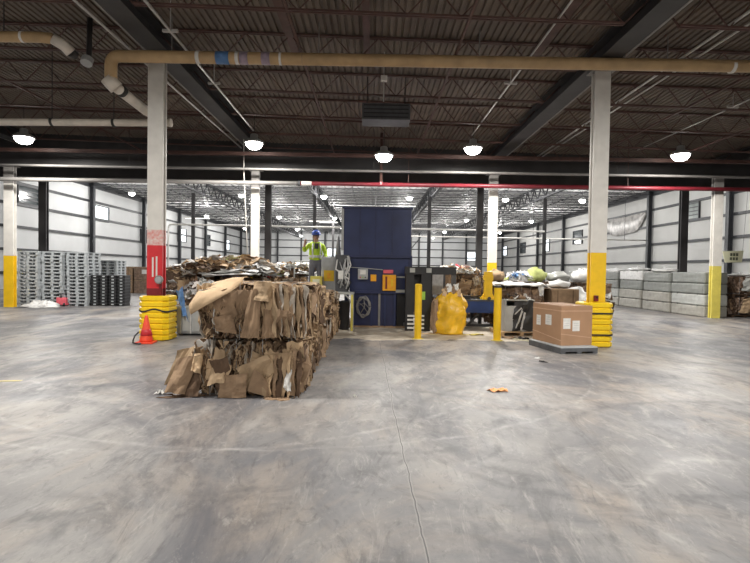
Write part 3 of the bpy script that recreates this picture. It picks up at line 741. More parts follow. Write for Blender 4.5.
flap(up, 'cardboard_panel', 'card_mid', [(.13, yF - .09, .04), (.33, yF - .07, .06), (.24, yF - .06, .40), (.15, yF - .08, .42)], bend=.02, seed=6, label='brown triangular cardboard panel')
flap(up, 'cardboard_panel', 'card_tan', [(-.02, yF - .07, .52), (.22, yF - .09, .50), (.26, yF - .03, .74), (.02, yF - .02, .76)], bend=.05, seed=9, label='folded tan panel at the top edge')
flap(up, 'cardboard_panel', 'card_mid', [(-.46, yF - .07, .12), (-.20, yF - .08, .08), (-.24, yF - .06, .34), (-.5, yF - .05, .30)], bend=.03, seed=12, label='brown panel under the pale flap')
for i in range(9):
    x = .24 + i * .05; q = .03 * math.sin(i * 2.1)
    flap(up, 'folded_strip', ['card_tan', 'card_mid', 'card_grey'][i % 3], [(x + q + .05, yF - .04, .08), (x + q + .08, yF - .12, .06), (x + .05, yF - .10, .70), (x, yF - .03, .72)], 3, 10, .03, .015, i + 20, .1)
# lower bale
flap(low, 'cardboard_panel', 'card_mid', [(-.36, yF - .14, .012), (-.01, yF - .13, .012), (-.01, yF - .10, .31), (-.34, yF - .11, .29)], bend=.015, seed=15, ragged=.05, label='flat brown panel at floor level')
flap(low, 'cardboard_panel', 'card_tan', [(-.50, yF - .13, .16), (-.28, yF - .12, .20), (-.30, yF - .05, .60), (-.42, yF - .06, .64)], bend=.03, seed=16, label='tilted tan panel')
flap(low, 'cardboard_panel', 'card_light', [(-.72, yF - .09, .34), (-.60, yF - .10, .30), (-.58, yF - .06, .56), (-.70, yF - .05, .54)], bend=.03, seed=17, label='pale tan corner flap')
flap(low, 'cardboard_wing', 'card_mid', [(-1.05, yF - .10, .06), (-.80, yF - .12, .03), (-.62, yF, .50), (-.92, yF + .02, .48)], bend=.05, seed=18, label='brown wing leaning out to the left')
flap(low, 'cardboard_wing', 'card_tan', [(-1.12, yF + .05, .12), (-.94, yF - .02, .16), (-.66, yF + .08, .66), (-.96, yF + .12, .56)], bend=-.05, seed=19, label='tan wing leaning out to the left')
flap(low, 'cardboard_wing', 'card_dark', [(-.86, yF - .06, .012), (-.62, yF - .12, .012), (-.60, yF, .36), (-.80, yF + .04, .32)], bend=.03, seed=31, label='dark wing near the floor')
m = MB(); P = [V(0, 0, 0)]; 
for i in range(9): a = -.25 + 1.5 * i / 8; P.append(V(.27 * math.cos(a), -.03 * math.sin(a * 2), .30 * math.sin(a)))
m.add([p + V(0, d, 0) for d in (0, .008) for p in P], [tuple(range(10)), tuple(range(19, 9, -1))] + [(i, i + 10, (i + 1) % 10 + 10, (i + 1) % 10) for i in range(10)])
o = m.build('curved_flap', 'card_mid', low); o.location = (0, yF - .11, .09); o['label'] = 'quarter round brown flap'
flap(low, 'white_sheet', 'paper', [(.44, yF - .10, .13), (.54, yF - .11, .06), (.56, yF - .07, .36), (.47, yF - .06, .30)], bend=.03, seed=21, label='torn white paper sheet', ragged=.3)
for i in range(8):
    x = .18 + i * .06
    flap(low, 'folded_strip', ['card_tan', 'card_light', 'card_mid', 'card_dark'][i % 4], [(x, yF - .05, .03), (x + .05, yF - .11, .02), (x + .07, yF - .08, .60), (x + .02, yF - .02, .62)], 3, 10, .03, .01, i + 40, .15)
hs = [.68, .66, .66, .64, .62]
for i in range(4):
    y = 8.92 + 1.55 * i if i < 3 else 13.2; lb_ = 1.4 if i < 3 else .6
    where = ['second from the front', 'third from the front', 'fourth from the front', 'farthest from the camera'][i]
    h0, h1 = hs[i], (.66, .52, .48, .44)[i]
    bale((BX - .01, y, 0), 1.32, lb_, h0, 60 + i, 'cardboard bale of the front row, bottom layer, ' + where, 150 - 15 * i, 6, 3, 'bales in the front row')
    bale((BX + .02 - .03 * (i % 2), y, h0), 1.30, lb_, h1, 80 + i, 'cardboard bale of the front row, top layer, ' + where, 150 - 15 * i, 6, 3, 'bales in the front row')
# scraps fallen by the bales
def scrap(x, y, w, l, mm, name, label, cat='scrap', rz=0, h=.02):
    m = MB(); m.patch((-w / 2, -l / 2, .008), (w / 2, -l / 2, .008), (w / 2, l / 2, .012), (-w / 2, l / 2, .012), 5, 5, h, 4, x * 3 + y, 0, .0, .35, .006)
    for i, v in enumerate(m.v): m.v[i] = (v[0], v[1], max(.002, v[2]))
    o = m.build(name, mm, None, loc=(x, y, 0)); o.rotation_euler = (0, 0, rz); return tag(o, label, cat)
scrap(-2.72, 6.62, .11, .1, 'paper', 'paper_scrap', 'crumpled white paper scrap on the floor left of the front bale', 'paper', h=.04)
scrap(-2.35, 6.5, .5, .16, 'card_dark', 'cardboard_scrap', 'dark strip of cardboard trodden flat at the foot of the front bale', 'cardboard', .3)
scrap(-1.2, 6.42, .3, .14, 'card_mid', 'cardboard_scrap', 'small brown scrap on the floor under the quarter round flap', 'cardboard', -.2)
scrap(1.76, 7.02, .26, .14, 'leaf', 'orange_scrap', 'small torn orange scrap alone on the bare floor', 'paper', .2, .03)
scrap(3.17, 9.35, .13, .05, 'black', 'rubber_scrap', 'small black scrap on the floor in front of the pallet', 'scrap', -.5)
scrap(3.2, 9.75, .1, .06, 'film_white', 'film_scrap', 'tiny white scrap on the floor just before the pallet corner', 'scrap', .2)
scrap(-.2, 6.6, .05, .04, 'paper', 'paper_scrap', 'tiny white paper fleck on the floor right of the front bale', 'paper')

# ------------------------------------------------------------------ heaps and bags
def heap(name, label, cat, c, sx, sy, h, n, seed, mats, wts, size=(.25, .7), base=0., tl=.5):
    r = random.Random(seed); m = MB()
    m.blob((0, 0, base), (sx * .92, sy * .92, h * .9), seed, .18, 2, 18, 10, 0, floor=base)
    for i in range(n):
        a = r.uniform(0, 2 * PI); q = math.sqrt(r.random()); x, y = sx * q * math.cos(a), sy * q * math.sin(a)
        z = base + h * math.sqrt(max(.03, 1 - q * q)) * r.uniform(.8, 1.05)
        s1, s2 = r.uniform(*size), r.uniform(*size) * .7; rot = r.uniform(0, PI)
        u = V(math.cos(rot), math.sin(rot), r.uniform(-tl, tl)).normalized() * s1 / 2; v = V(-math.sin(rot), math.cos(rot), r.uniform(-tl, tl)).normalized() * s2 / 2
        p = V(x, y, z); q4 = [p - u - v, p + u - v, p + u + v, p - u + v]
        for e in q4: e.z = max(base + .02, e.z)
        m.patch(*q4, 4, 4, .06, 3, i + seed, r.choices(range(len(mats)), wts)[0], r.uniform(-.06, .1), .12)
    m.v = [(p[0], p[1], max(base + .004, p[2])) for p in m.v]
    o = m.build(name, mats, None, loc=c); return tag(o, label, cat, kind='stuff')
def bag(loc, r, seed, label, mm='film_white', group=None, name='plastic_bag'):
    t = thing(name, label, 'bag', loc, 0, group)
    m = MB(); m.blob((0, 0, r[2] * .82), r, seed, .3, 2.4, 16, 10, 0, floor=0.)
    m.build('sack', mm, t, smooth=True)
    k = MB(); k.lathe([(.03, 0), (.02, .04), (.06, .10), (.03, .11)], (0, 0, r[2] * 1.75), 8); o = k.build('knot', mm, t, smooth=True); o.location = (0, 0, -.05)
    return t

# bales behind the front row, with the loose scrap on top
bb = [(-5.2, 16.2, 'left end, bottom'), (-3.75, 16.2, 'middle, bottom'), (-2.9 + .6, 17.6, 'right end, bottom')]
for i, (x, l) in enumerate(((-5.15, 'leftmost'), (-3.75, 'middle'), (-2.9, 'rightmost'))):
    y = 15.6 if i < 2 else 17.6
    bale((x, y, 0), 1.24, 1.4, .72, 120 + i, 'mixed scrap bale under the loose heap, %s, bottom layer' % l, 60, 4, 0, 'bales under the loose heap', name='scrap_bale')
    bale((x, y, .733), 1.24, 1.38, .65, 130 + i, 'mixed scrap bale under the loose heap, %s, top layer' % l, 60, 6, 0, 'bales under the loose heap', name='scrap_bale')
heap('loose_scrap', 'heap of loose tan and white cardboard scrap on the bales behind the front row', 'scrap heap', (-4.35, 15.5, 1.40), 1.55, .75, .50, 210, 7,
     ['card_dark', 'card_tan', 'card_light', 'paper', 'paper_grey', 'card_grey', 'green_scrap'], [.5, .9, 1.2, .8, .5, .6, .1])
# flattened white sheets lying on the heap edge
for i, (x, y, z, w, l) in enumerate(((-4.0, 14.6, 1.42, 1.5, .5), (-4.3, 14.75, 1.47, 1.3, .5), (-3.8, 14.7, 1.52, 1.2, .45))):
    m = MB(); m.patch((-w / 2, -l / 2, 0), (w / 2, -l / 2, .06), (w / 2, l / 2, .08), (-w / 2, l / 2, 0), 9, 4, .04, 4, i + 3, 0, .03, .12, .02)
    tag(m.build('film_sheet', ['film_white', 'film_pale', 'paper_grey'][i], None, loc=(x, y, z)), ['crumpled white film sheet hanging over the edge of the scrap bales', 'crumpled greyish film sheet lying second in the pile on the bales', 'wrinkled grey paper sheet topmost on the edge of the scrap bales'][i], 'film', 'sheets on the scrap bales')
heap('loose_scrap', 'tangle of white and brown scrap on the bales left of the worker', 'scrap heap', (-2.75, 17.75, 1.40), .85, .6, .42, 110, 17,
     ['card_dark', 'card_tan', 'paper', 'paper_grey', 'black', 'film_white'], [.5, .7, 1, .6, .3, .5], (.2, .5))
# wire / grey crate overfilled with trash beside the guard
t = thing('scrap_crate', 'grey crate overfilled with white scrap beside the left column guard', 'crate', (-4.25, 12.75, 0), .05)
m = MB()
for sx in (-1, 1): m.box((sx * .43, 0, .36), (.04, .9, .62))
for sy in (-1, 1): m.box((0, sy * .43, .36), (.9, .04, .62))
m.box((0, 0, .08), (.9, .9, .06)); m.build('walls', 'grey_paint', t)
for x in (-.36, -.12, .12, .36): MB().box((x, -.465, .36), (.035, .03, .62)).build('rib', 'paper_grey', t)
MB().box((0, 0, .69), (.96, .96, .05)).build('rim', 'film_pale', t)
for x in (-.38, .38): MB().box((x, 0, .025), (.1, .85, .05)).build('skid', 'dark_grey', t)
heap('crate_scrap', 'white and grey scrap bulging out of the grey crate', 'scrap', (-4.25, 12.75, .62), .42, .42, .66, 75, 27,
     ['card_dark', 'paper', 'paper_grey', 'film_pale', 'dark_grey'], [.3, 1, 1, .7, .5], (.15, .4), 0., 1.)
m = MB(); m.patch((-4.52, 12.22, .40), (-4.40, 12.20, .42), (-4.58, 12.30, 1.12), (-4.72, 12.34, 1.08), 4, 9, .04, 4, 5, 0, .03, .2)
tag(m.build('blue_film_strip', 'blue_film', None), 'limp blue-grey film strip hanging over the front of the grey crate', 'film')
t = thing('black_bag', 'black sack slumped between the grey crate and the front bales', 'bag', (-3.15, 13.3, 0))  # black shape added in place of the shadow beside the crate
MB().blob((0, 0, .55), (.5, .45, .62), 4, .25, 2.2, 16, 10, 0, floor=0).build('sack', 'black', t, smooth=True); MB().lathe([(.04, 0), (.02, .05), (.08, .12)], (0, 0, 1.12), 8).build('knot', 'black', t)
scrap(-3.5, 11.9, .5, .35, 'dark_grey', 'film_scrap', 'dark torn film lying on the floor before the grey crate', 'film', .4, .05)
scrap(-3.2, 10.2, .5, .4, 'card_mid', 'cardboard_scrap', 'brown cardboard scrap on the floor left of the bale row', 'cardboard', .5, .04)

# ------------------------------------------------------------------ worker on the steel platform
t = thing('work_platform', 'low steel platform the worker stands on behind the bale row', 'platform', (-1.85, 16.3, 0))
MB().span((-.75, -.6, .80), (.75, .6, .86)).build('deck', 'dark_grey', t)
for x in (-.7, .7):
    for y in (-.55, .55): MB().span((x - .04, y - .04, 0), (x + .04, y + .04, .80)).build('leg', 'grey_paint', t)
for y in (-.57,):
    for x in (-.72, .72): MB().tube([(x, .57, .86), (x, .57, 1.9)], .022, 8).build('rail_post', 'grey_paint', t)
    MB().tube([(-.72, .57, 1.9), (.72, .57, 1.9)], .022, 8).build('top_rail', 'grey_paint', t); MB().tube([(-.72, .57, 1.5), (.72, .57, 1.5)], .018, 8).build('mid_rail', 'grey_paint', t)
def skin_mesh(name, verts, edges, radii, mm, parent, root=0, sub=2):
    me = bpy.data.meshes.new(name); me.from_pydata([tuple(v) for v in verts], edges, []); me.materials.append(M[mm])
    o = bpy.data.objects.new(name, me); COL.objects.link(o); o.parent = parent
    md = o.modifiers.new('skin', 'SKIN'); md.use_smooth_shade = True
    sv = me.skin_vertices[0].data if me.skin_vertices else None
    if sv is None:
        import bmesh
        bm = bmesh.new(); bm.from_mesh(me); bm.verts.layers.skin.verify(); bm.to_mesh(me); bm.free(); sv = me.skin_vertices[0].data
    for i, r in enumerate(radii): sv[i].radius = r if isinstance(r, tuple) else (r, r); sv[i].use_root = (i == root)
    s_ = o.modifiers.new('sub', 'SUBSURF'); s_.levels = sub; s_.render_levels = sub
    return o
def chain(pts, base=0): return [(base + i, base + i + 1) for i in range(len(pts) - 1)]
pr = thing('person', 'person in blue helmet and lime hi-vis vest standing behind the bales', 'person', (-1.80, 16.25, .86), .25)
pr.scale = (1.16, 1.16, 1.10)
# skeleton: x to viewer's right, -y towards the camera
vts = [(0, .02, .93), (0, .02, 1.10), (0, .03, 1.28), (0, .02, 1.42), (0, 0, 1.50), (0, -.01, 1.56), (0, -.02, 1.64), (0, -.01, 1.72)]
rad = [(.15, .11), (.135, .10), (.165, .115), (.13, .09), (.055, .055), (.075, .085), (.078, .098), (.06, .075)]
eds = chain(vts)
def limb(pts, rs, at):
    b = len(vts); vts.extend(pts); rad.extend(rs); eds.append((at, b)); eds.extend(chain(pts, b)); return b + len(pts) - 1
legL = limb([(-.10, .02, .86), (-.11, .0, .48), (-.12, .04, .08)], [.085, .058, .042], 0); legR = limb([(.10, .02, .86), (.12, .0, .48), (.13, .03, .08)], [.085, .058, .042], 0)
limb([(-.12, -.12, .04)], [.038], legL); limb([(.14, -.12, .04)], [.038], legR)
hL = limb([(-.19, .02, 1.42), (-.33, -.04, 1.22), (-.33, -.18, 1.40), (-.32, -.20, 1.46)], [.055, .042, .032, (.034, .02)], 3)
hR = limb([(.19, .02, 1.42), (.28, .02, 1.15), (.26, -.14, .95), (.255, -.18, .90)], [.055, .042, .032, (.034, .02)], 3)
def hand(at, c, dr, sd):
    c, dr, sd = Vector(c), Vector(dr).normalized(), Vector(sd).normalized(); nn = dr.cross(sd)
    for i, ln in enumerate((.062, .072, .068, .052)):
        p = c + sd * (.026 - .0175 * i) + dr * .04; limb([tuple(p), tuple(p + dr * ln * .55 + nn * .006), tuple(p + dr * ln + nn * .025)], [.009, .0085, .007], at)
    p = c + sd * .032; limb([tuple(p + dr * .005), tuple(p + sd * .03 + dr * .03), tuple(p + sd * .035 + dr * .055)], [.011, .0095, .008], at)
hand(hL, (-.32, -.20, 1.46), (.1, -.1, 1), (1, 0, 0)); hand(hR, (.255, -.18, .90), (-.1, -.5, -1), (-1, 0, 0))
skin_mesh('body', vts, eds, rad, 'skin', pr)
hd = MB(); hd.blob((0, -.118, 1.635), (.016, .026, .026), 1, .0, 1, 8, 6); hd.build('nose', 'skin', pr, smooth=True)
for s_ in (-1, 1):
    MB().blob((s_ * .034, -.105, 1.665), (.014, .01, .009), 1, 0, 1, 8, 6).build('eye', 'black', pr, smooth=True); MB().blob((s_ * .088, .0, 1.645), (.014, .026, .036), 1, 0, 1, 8, 6).build('ear', 'skin', pr, smooth=True)
MB().blob((0, -.105, 1.592), (.026, .008, .007), 1, 0, 1, 8, 6).build('mouth', 'red_dark', pr, smooth=True)
MB().blob((0, .03, 1.665), (.092, .10, .085), 3, .03, 3, 12, 8).build('hair', 'card_dark', pr, smooth=True)
he = MB(); he.lathe([(.125, 1.705), (.128, 1.715), (.122, 1.75), (.105, 1.80), (.07, 1.835), (.02, 1.85)], (0, -.0, 0), 18); h_ = he.build('helmet', 'helmet', pr, smooth=True)
br = MB(); br.prism([(.13 * math.cos(a), -.02 + .19 * math.sin(a)) for a in [PI + PI * i / 10 for i in range(11)]], 1.700, 1.712); br.build('brim', 'helmet', h_)
MB().box((0, 0, 1.775), (.03, .25, .02)).build('ridge', 'silver', h_)
skin_mesh('shirt_sleeves', [(0, .02, 1.39), (-.19, .02, 1.42), (-.33, -.04, 1.22), (-.33, -.16, 1.37), (.19, .02, 1.42), (.28, .02, 1.15), (.265, -.12, .98)], [(0, 1), (1, 2), (2, 3), (0, 4), (4, 5), (5, 6)], [(.12, .10), .068, .055, .046, .068, .055, .046], 'hivis', pr)
v_ = skin_mesh('vest', [(0, .02, .92), (0, .02, 1.10), (0, .03, 1.28), (0, .02, 1.41), (-.14, .02, 1.44), (.14, .02, 1.44)], [(0, 1), (1, 2), (2, 3), (3, 4), (3, 5)], [(.205, .165), (.195, .15), (.205, .155), (.15, .115), .075, .075], 'hivis', pr)
for q in (((-.10, -.125, 1.02), (-.11, -.135, 1.28), (-.09, -.09, 1.45)), ((.10, -.125, 1.02), (.11, -.135, 1.28), (.09, -.09, 1.45))): MB().tube(q, .022, 6).build('reflective_stripe', 'silver', v_)
MB().lathe([(.20, 1.05), (.206, 1.052), (.206, 1.115), (.20, 1.117)], (0, .02, 0), 20).build('reflective_band', 'silver', v_).scale = (1, .78, 1)
MB().prism([(-.05, -.0), (.05, -.0), (0, -.02)], 1.30, 1.46).build('shirt_front', 'shirt', v_).location = (0, -.115, 0)
skin_mesh('trousers', [(0, .02, 1.10), (0, .02, .92), (-.10, .02, .84), (-.11, .0, .48), (-.12, .03, .12), (.10, .02, .84), (.12, .0, .48), (.13, .03, .12)], [(0, 1), (1, 2), (2, 3), (3, 4), (1, 5), (5, 6), (6, 7)], [(.165, .125), (.17, .13), .105, .08, .07, .105, .08, .07], 'trousers', pr, 1)
for s_ in (-1, 1): MB().blob((s_ * .125, -.05, .045), (.055, .15, .07), 2, .05, 2, 12, 8, 0, floor=0).build('boot', 'boot', pr, smooth=True)

# ------------------------------------------------------------------ baler
b = thing('baler', 'tall dark blue baler with big square feed hopper in mid hall', 'baler', (.1, 14.5, 0))
m = MB(); m.span((-.92, 0, 2.04), (1.0, 2.1, 3.40)); hp = m.build('hopper', 'baler_blue', b, bevel=.02)
for x in (-.46, -.02, .46): MB().span((x - .012, -.014, 2.06), (x + .012, .0, 3.38)).build('panel_seam', 'baler_navy', hp)
MB().span((-.96, -.04, 3.38), (1.04, 2.14, 3.43)).build('rim', 'baler_navy', hp)
MB().span((-.95, -.03, 2.0), (1.03, 2.1, 2.07)).build('lower_rim', 'baler_navy', hp)
MB().span((-.99, .0, 2.2), (-.92, .12, 3.42)).build('corner_post', 'grey_paint', hp)
MB().span((-.74, .06, 1.02), (.95, 2.2, 2.02)).build('body', 'baler_blue', b, bevel=.02)
MB().span((-.70, .12, .05), (.62, 2.2, 1.02)).build('base', 'baler_navy', b, bevel=.02)
for x in (-.1, .12, .28, .56): MB().span((x - .03, .08, .05), (x + .03, .12, 1.0)).build('base_rib', 'baler_blue' if x != .12 else 'girder_grey', b)
MB().span((.62, .14, .05), (.94, 2.1, 1.02)).build('side_tank', 'black', b)  # black block added to keep the gap beside the base dark
MB().span((-.74, .02, .98), (.98, .08, 1.06)).build('ledge', 'baler_navy', b)
MB().span((-.95, .1, 0), (.95, 2.3, .05)).build('bed_plate', 'card_mid', b)
for x in (-.82, .98): MB().span((x - .06, .06, .0), (x + .06, .18, 2.04)).build('leg', 'baler_navy', b)
cp = MB().span((-.50, -.10, 1.38), (-.22, .06, 1.68)).build('control_box', 'grey_paint', b, bevel=.012)
MB().span((-.44, -.112, 1.52), (-.28, -.10, 1.64)).build('screen', 'paper', cp)
for i, mm in enumerate(('red', 'green_tag', 'black')): MB().tube([(-.43 + .07 * i, -.10, 1.44), (-.43 + .07 * i, -.125, 1.44)], .018, 10).build('button', mm, cp)
MB().tube([(-.72, .0, 1.72), (-.22, -.02, 1.69), (.2, .0, 1.66)], .012, 6).build('cable', 'grey_paint', b)
MB().span((-.14, .035, 1.33), (.02, .06, 1.52)).build('warning_plate', 'orange', b)
hz = MB().span((.20, -.06, 1.07), (.58, .06, 1.52)).build('guard_door', 'orange', b, bevel=.01); hz['label'] = 'bright orange guard door'
MB().span((.28, -.072, 1.12), (.33, -.06, 1.47)).build('slot', 'red_dark', hz); MB().span((.44, -.072, 1.20), (.50, -.06, 1.40)).build('handle', 'yellow', hz)
MB().span((.22, .02, 1.56), (.5, .06, 1.66)).build('white_plate', 'pink', b)
MB().span((.60, .02, 1.44), (.86, .06, 1.48)).build('gauge_bar', 'film_pale', b)
MB().span((.58, .0, 1.02), (.9, .06, 1.10)).build('foot_plate', 'film_pale', b)
hc = MB()
for k in range(4):
    r_ = .24 - .018 * k; hc.tube([(r_ * math.cos(2 * PI * i / 24) * .85 - .33, .03 - .012 * k, .60 + r_ * 1.25 * math.sin(2 * PI * i / 24) + .02 * math.sin(i * 1.7 + k)) for i in range(25)], .011, 6)
hc.tube([(-.33, .05, .88), (-.30, .04, .6), (-.42, .03, .4)], .011, 6); hc.tube([(-.55, .04, .78), (-.35, .03, .62), (-.2, .04, .42)], .011, 6); hc.tube([(-.56, .05, .6), (-.3, .035, .7), (-.12, .05, .5)], .011, 6)
hc.build('hose_coil', 'grey_pipe', b, smooth=True)
MB().lathe([(.09, 2.0), (.03, 2.6), (.01, 2.62)], (-1.1, .4, 0), 12).build('side_spout', 'grey_paint', b, smooth=True); MB().span((-1.14, .3, 1.9), (-.9, .5, 2.02)).build('spout_bracket', 'baler_navy', b)
t = thing('cable_bundle', 'tangle of pale hoses hanging at the left corner of the baler', 'hoses', (-.78, 14.25, 0))
q = random.Random(3)
for i in range(9):
    x0, x1 = q.uniform(-.22, .15), q.uniform(-.22, .15); z0, z1 = q.uniform(1.75, 2.05), q.uniform(1.03, 1.3)
    MB().tube([(x0, .05, z0), (x0 * .6 + q.uniform(-.12, .12), -.05, (z0 * 2 + z1) / 3), (x1 * .6 + q.uniform(-.14, .14), -.08, (z0 + z1 * 2) / 3), (x1, .0, z1)], q.uniform(.012, .03), 7).build('hose', ['paper_grey', 'black', 'grey_paint', 'paper'][i % 4], t, smooth=True)
MB().span((-.25, .08, 1.03), (.12, .14, 2.06)).build('mounting_plate', 'dark_grey', t)
MB().span((-.16, -.12, 1.38), (-.02, .04, 1.62)).build('junction_box', 'paper', t)
# side bench with pale legs and the dark bay under it
t = thing('side_bench', 'white-topped steel bench against the left side of the baler', 'bench', (-.74, 13.95, 0))
MB().span((-.25, -.25, .98), (.25, .45, 1.03)).build('top', 'film_pale', t)
for x, y in ((.21, -.2), (.21, .4), (-.21, -.2), (-.21, .4)): MB().span((x - .03, y - .03, 0), (x + .03, y + .03, .98)).build('leg', 'yellow_pale' if (x > 0 and y < 0) else 'grey_paint', t)
MB().tube([(.21, -.2, .7), (.14, -.2, .85), (.02, -.2, .97)], .02, 8).build('brace', 'grey_paint', t)
t = thing('black_bin', 'black bin standing under the white-topped bench', 'bin', (-.76, 14.05, 0))  # black tub added in place of the dark hollow under the bench
MB().lathe([(.13, 0), (.15, .05), (.165, .74), (.175, .75), (.175, .79), (.15, .79), (.13, .1)], n=18).build('tub', 'black', t, smooth=True)
MB().tube([(-.16, -.06, .7), (-.19, 0, .66), (-.16, .06, .7)], .015, 6).build('handle', 'dark_grey', t)
# electrical cabinet left of the baler
t = thing('control_cabinet', 'grey cabinet with yellow warning sign between worker and baler', 'cabinet', (-1.28, 15.2, 0))
MB().span((-.22, -.15, .08), (.22, .2, 2.02)).build('body', 'paper_grey', t, bevel=.012); MB().span((-.2, -.17, .12), (.2, -.15, 1.98)).build('door', 'grey_paint', t)
MB().span((-.14, -.18, 1.30), (.16, -.17, 1.62)).build('warning_sign', 'yellow', t); MB().span((-.04, -.186, 1.38), (.06, -.18, 1.54)).build('sign_mark', 'orange', t)
MB().span((-.2, -.13, 0), (.2, .18, .08)).build('plinth', 'black', t); MB().span((-.17, -.2, .95), (-.14, -.17, 1.1)).build('handle', 'black', t)
t = thing('yellow_box', 'pale yellow box on the bale just right of the worker', 'box', (-1.62, 14.95, 0))
MB().span((-.13, -.12, .0), (.13, .12, 1.36)).build('stand', 'dark_grey', t); MB().span((-.17, -.16, 1.12), (.17, .12, 1.44)).build('housing', 'yellow_pale', t, bevel=.01); MB().span((-.1, -.17, 1.2), (.1, -.16, 1.36)).build('cover', 'sign_cream', t)
# black conveyor frame right of the baler
t = thing('conveyor_frame', 'black steel conveyor frame on the right of the baler', 'conveyor', (1.5, 14.05, 0))
for x, w in ((-.46, .22), (-.02, .26)):
    MB().span((x - w / 2, -.12, 0), (x + w / 2, .12, 1.72)).build('post', 'black', t)
MB().span((-.60, -.14, 1.55), (.80, .14, 1.76)).build('top_beam', 'black', t)
MB().span((-.58, .14, .5), (.18, .2, 1.6)).build('back_plate', 'black', t)
MB().span((.70, -.1, 1.0), (.80, .1, 1.55)).build('drop_bar', 'dark_grey', t)
MB().span((-.6, .2, .1), (.85, .36, .18)).build('bed', 'dark_grey', t)
for x in (-.4, .05): MB().span((x - .07, -.16, 1.60), (x + .07, -.14, 1.72)).build('bolt_plate', 'film_pale', t)
MB().span((-.16, -.14, .86), (-.04, -.12, 1.08)).build('green_tag', 'green_tag', t)
for i in range(4): MB().span((-.52, -.18, .06 + .11 * i), (-.06, -.12, .11 + .11 * i)).build('white_slat', 'paper', t)
# far back plate / bright screen
t = thing('mesh_screen', 'pale panel behind the conveyor frame right of the black posts', 'screen', (2.0, 15.3, 0))
MB().span((-.45, 0, .95), (.2, .04, 1.55)).build('panel', 'paper_grey', t); MB().span((-.45, -.02, .0), (-.39, .06, 1.6)).build('post', 'dark_grey', t); MB().span((.14, -.02, .0), (.2, .06, 1.6)).build('post', 'dark_grey', t)
# blue chamber
t = thing('blue_chamber', 'low bright blue steel chamber beside the yellow sack', 'conveyor', (3.2, 14.9, 0))
MB().span((-.75, -.3, .46), (.62, -.02, .82)).build('beam', 'blue_beam', t, bevel=.015); MB().span((-.75, -.33, .80), (.62, .0, .85)).build('top_plate', 'dark_grey', t)
for x in (-.6, .45): MB().span((x - .05, -.2, 0), (x + .05, -.04, .46)).build('leg', 'black', t)
MB().bar((-.1, -.22, .46), (-.4, -.22, .12), .06).build('brace', 'black', t); MB().span((-.62, -.2, .06), (.5, -.1, .13)).build('foot_rail', 'black', t)
MB().span((-.75, -.25, .85), (-.35, -.02, .95)).build('black_block', 'black', t)
bale((2.72, 16.2, .86), 1.25, 1.3, .72, 201, 'fresh cardboard bale with bound strips on the stand behind the blue chamber', 130, 10, 4)
t = thing('bale_stand', 'dark steel stand carrying the fresh cardboard bale', 'stand', (2.72, 16.2, 0))
MB().span((-.7, -.7, .78), (.7, .7, .86)).build('deck', 'dark_grey', t)
for x in (-.6, .6):
    for y in (-.6, .6): MB().span((x - .05, y - .05, 0), (x + .05, y + .05, .78)).build('leg', 'black', t)
heap('baled_scrap', 'white and orange scrap spilling over the fresh bale', 'scrap heap', (2.6, 16.0, 1.57), .72, .5, .22, 60, 41, ['card_mid', 'paper', 'card_light', 'film_white', 'pink'], [.5, 1, .6, .6, .12], (.15, .4))
# yellow post machine
t = thing('yellow_stand', 'yellow machine stand with wide foot behind the blue chamber', 'stand', (3.36, 14.73, .85))
MB().span((-.2, -.15, 0), (.2, .15, .06)).build('foot', 'yellow', t); MB().span((-.11, -.08, .06), (.11, .08, .80)).build('post', 'yellow', t); MB().span((-.13, -.09, .55), (.13, .09, .70)).build('collar', 'yellow', t)
MB().add([(-.2, -.04, .06), (.2, -.04, .06), (.1, -.04, .2), (-.1, -.04, .2), (-.2, .04, .06), (.2, .04, .06), (.1, .04, .2), (-.1, .04, .2)], [(0, 1, 2, 3), (7, 6, 5, 4), (0, 4, 5, 1), (1, 5, 6, 2), (2, 6, 7, 3), (3, 7, 4, 0)]).build('gusset', 'yellow', t)
MB().tube([(0, -.07, .0), (0, -.2, .04)], .05, 10).build('roller', 'black', t)

# ------------------------------------------------------------------ bollards
def bollard(x, y, h, r, label, cap):
    t = thing('bollard', label, 'bollard', (x, y, 0))
    MB().lathe([(r, 0), (r, h), (r * .8, h + .02), (.0001, h + .025)] if not cap else [(r, 0), (r, h - .04)], n=20).build('post', 'yellow', t, smooth=False)
    if cap: MB().lathe([(r + .004, h - .04), (r + .004, h), (r * .7, h + .012)], n=20).build('cap', 'black', t)
    MB().lathe([(r + .05, 0), (r + .05, .012), (r, .014)], n=20).build('base_flange', 'yellow_pale', t)
bollard(1.13, 12.33, 1.31, .085, 'yellow bollard in front of the black conveyor frame', False)
bollard(3.03, 12.23, 1.31, .09, 'yellow bollard with black cap beside the blue chamber', True)

# ------------------------------------------------------------------ yellow sack
t = thing('yellow_sack', 'big yellow plastic sack stuffed with cardboard by the conveyor', 'sack', (2.06, 13.45, 0))
m = MB(); n, k = 34, 24; vs = []
for j in range(k + 1):
    q = j / k; w = (.40 + .05 * math.sin(q * PI)) * (1 if q < .72 else 1 - .55 * ((q - .72) / .28) ** 1.6); dd = .34 * (1 if q < .6 else 1 - .6 * ((q - .6) / .4) ** 1.5)
    for i in range(n):
        a = 2 * PI * i / n; p = V(w * math.cos(a), dd * math.sin(a), .01 + 1.12 * q)
        f_ = 1 + .20 * noise.noise(V(p.x * 4, p.y * 4, p.z * 2.4)) + .11 * noise.noise(V(p.x * 11, p.y * 11, p.z * 6 + 4)) - .10 * max(0, 1 - 6 * abs(noise.noise(V(p.x * 5, p.y * 5, p.z * 3 + 9)))); vs.append(V(p.x * f_ + .05 * q, p.y * f_, p.z))
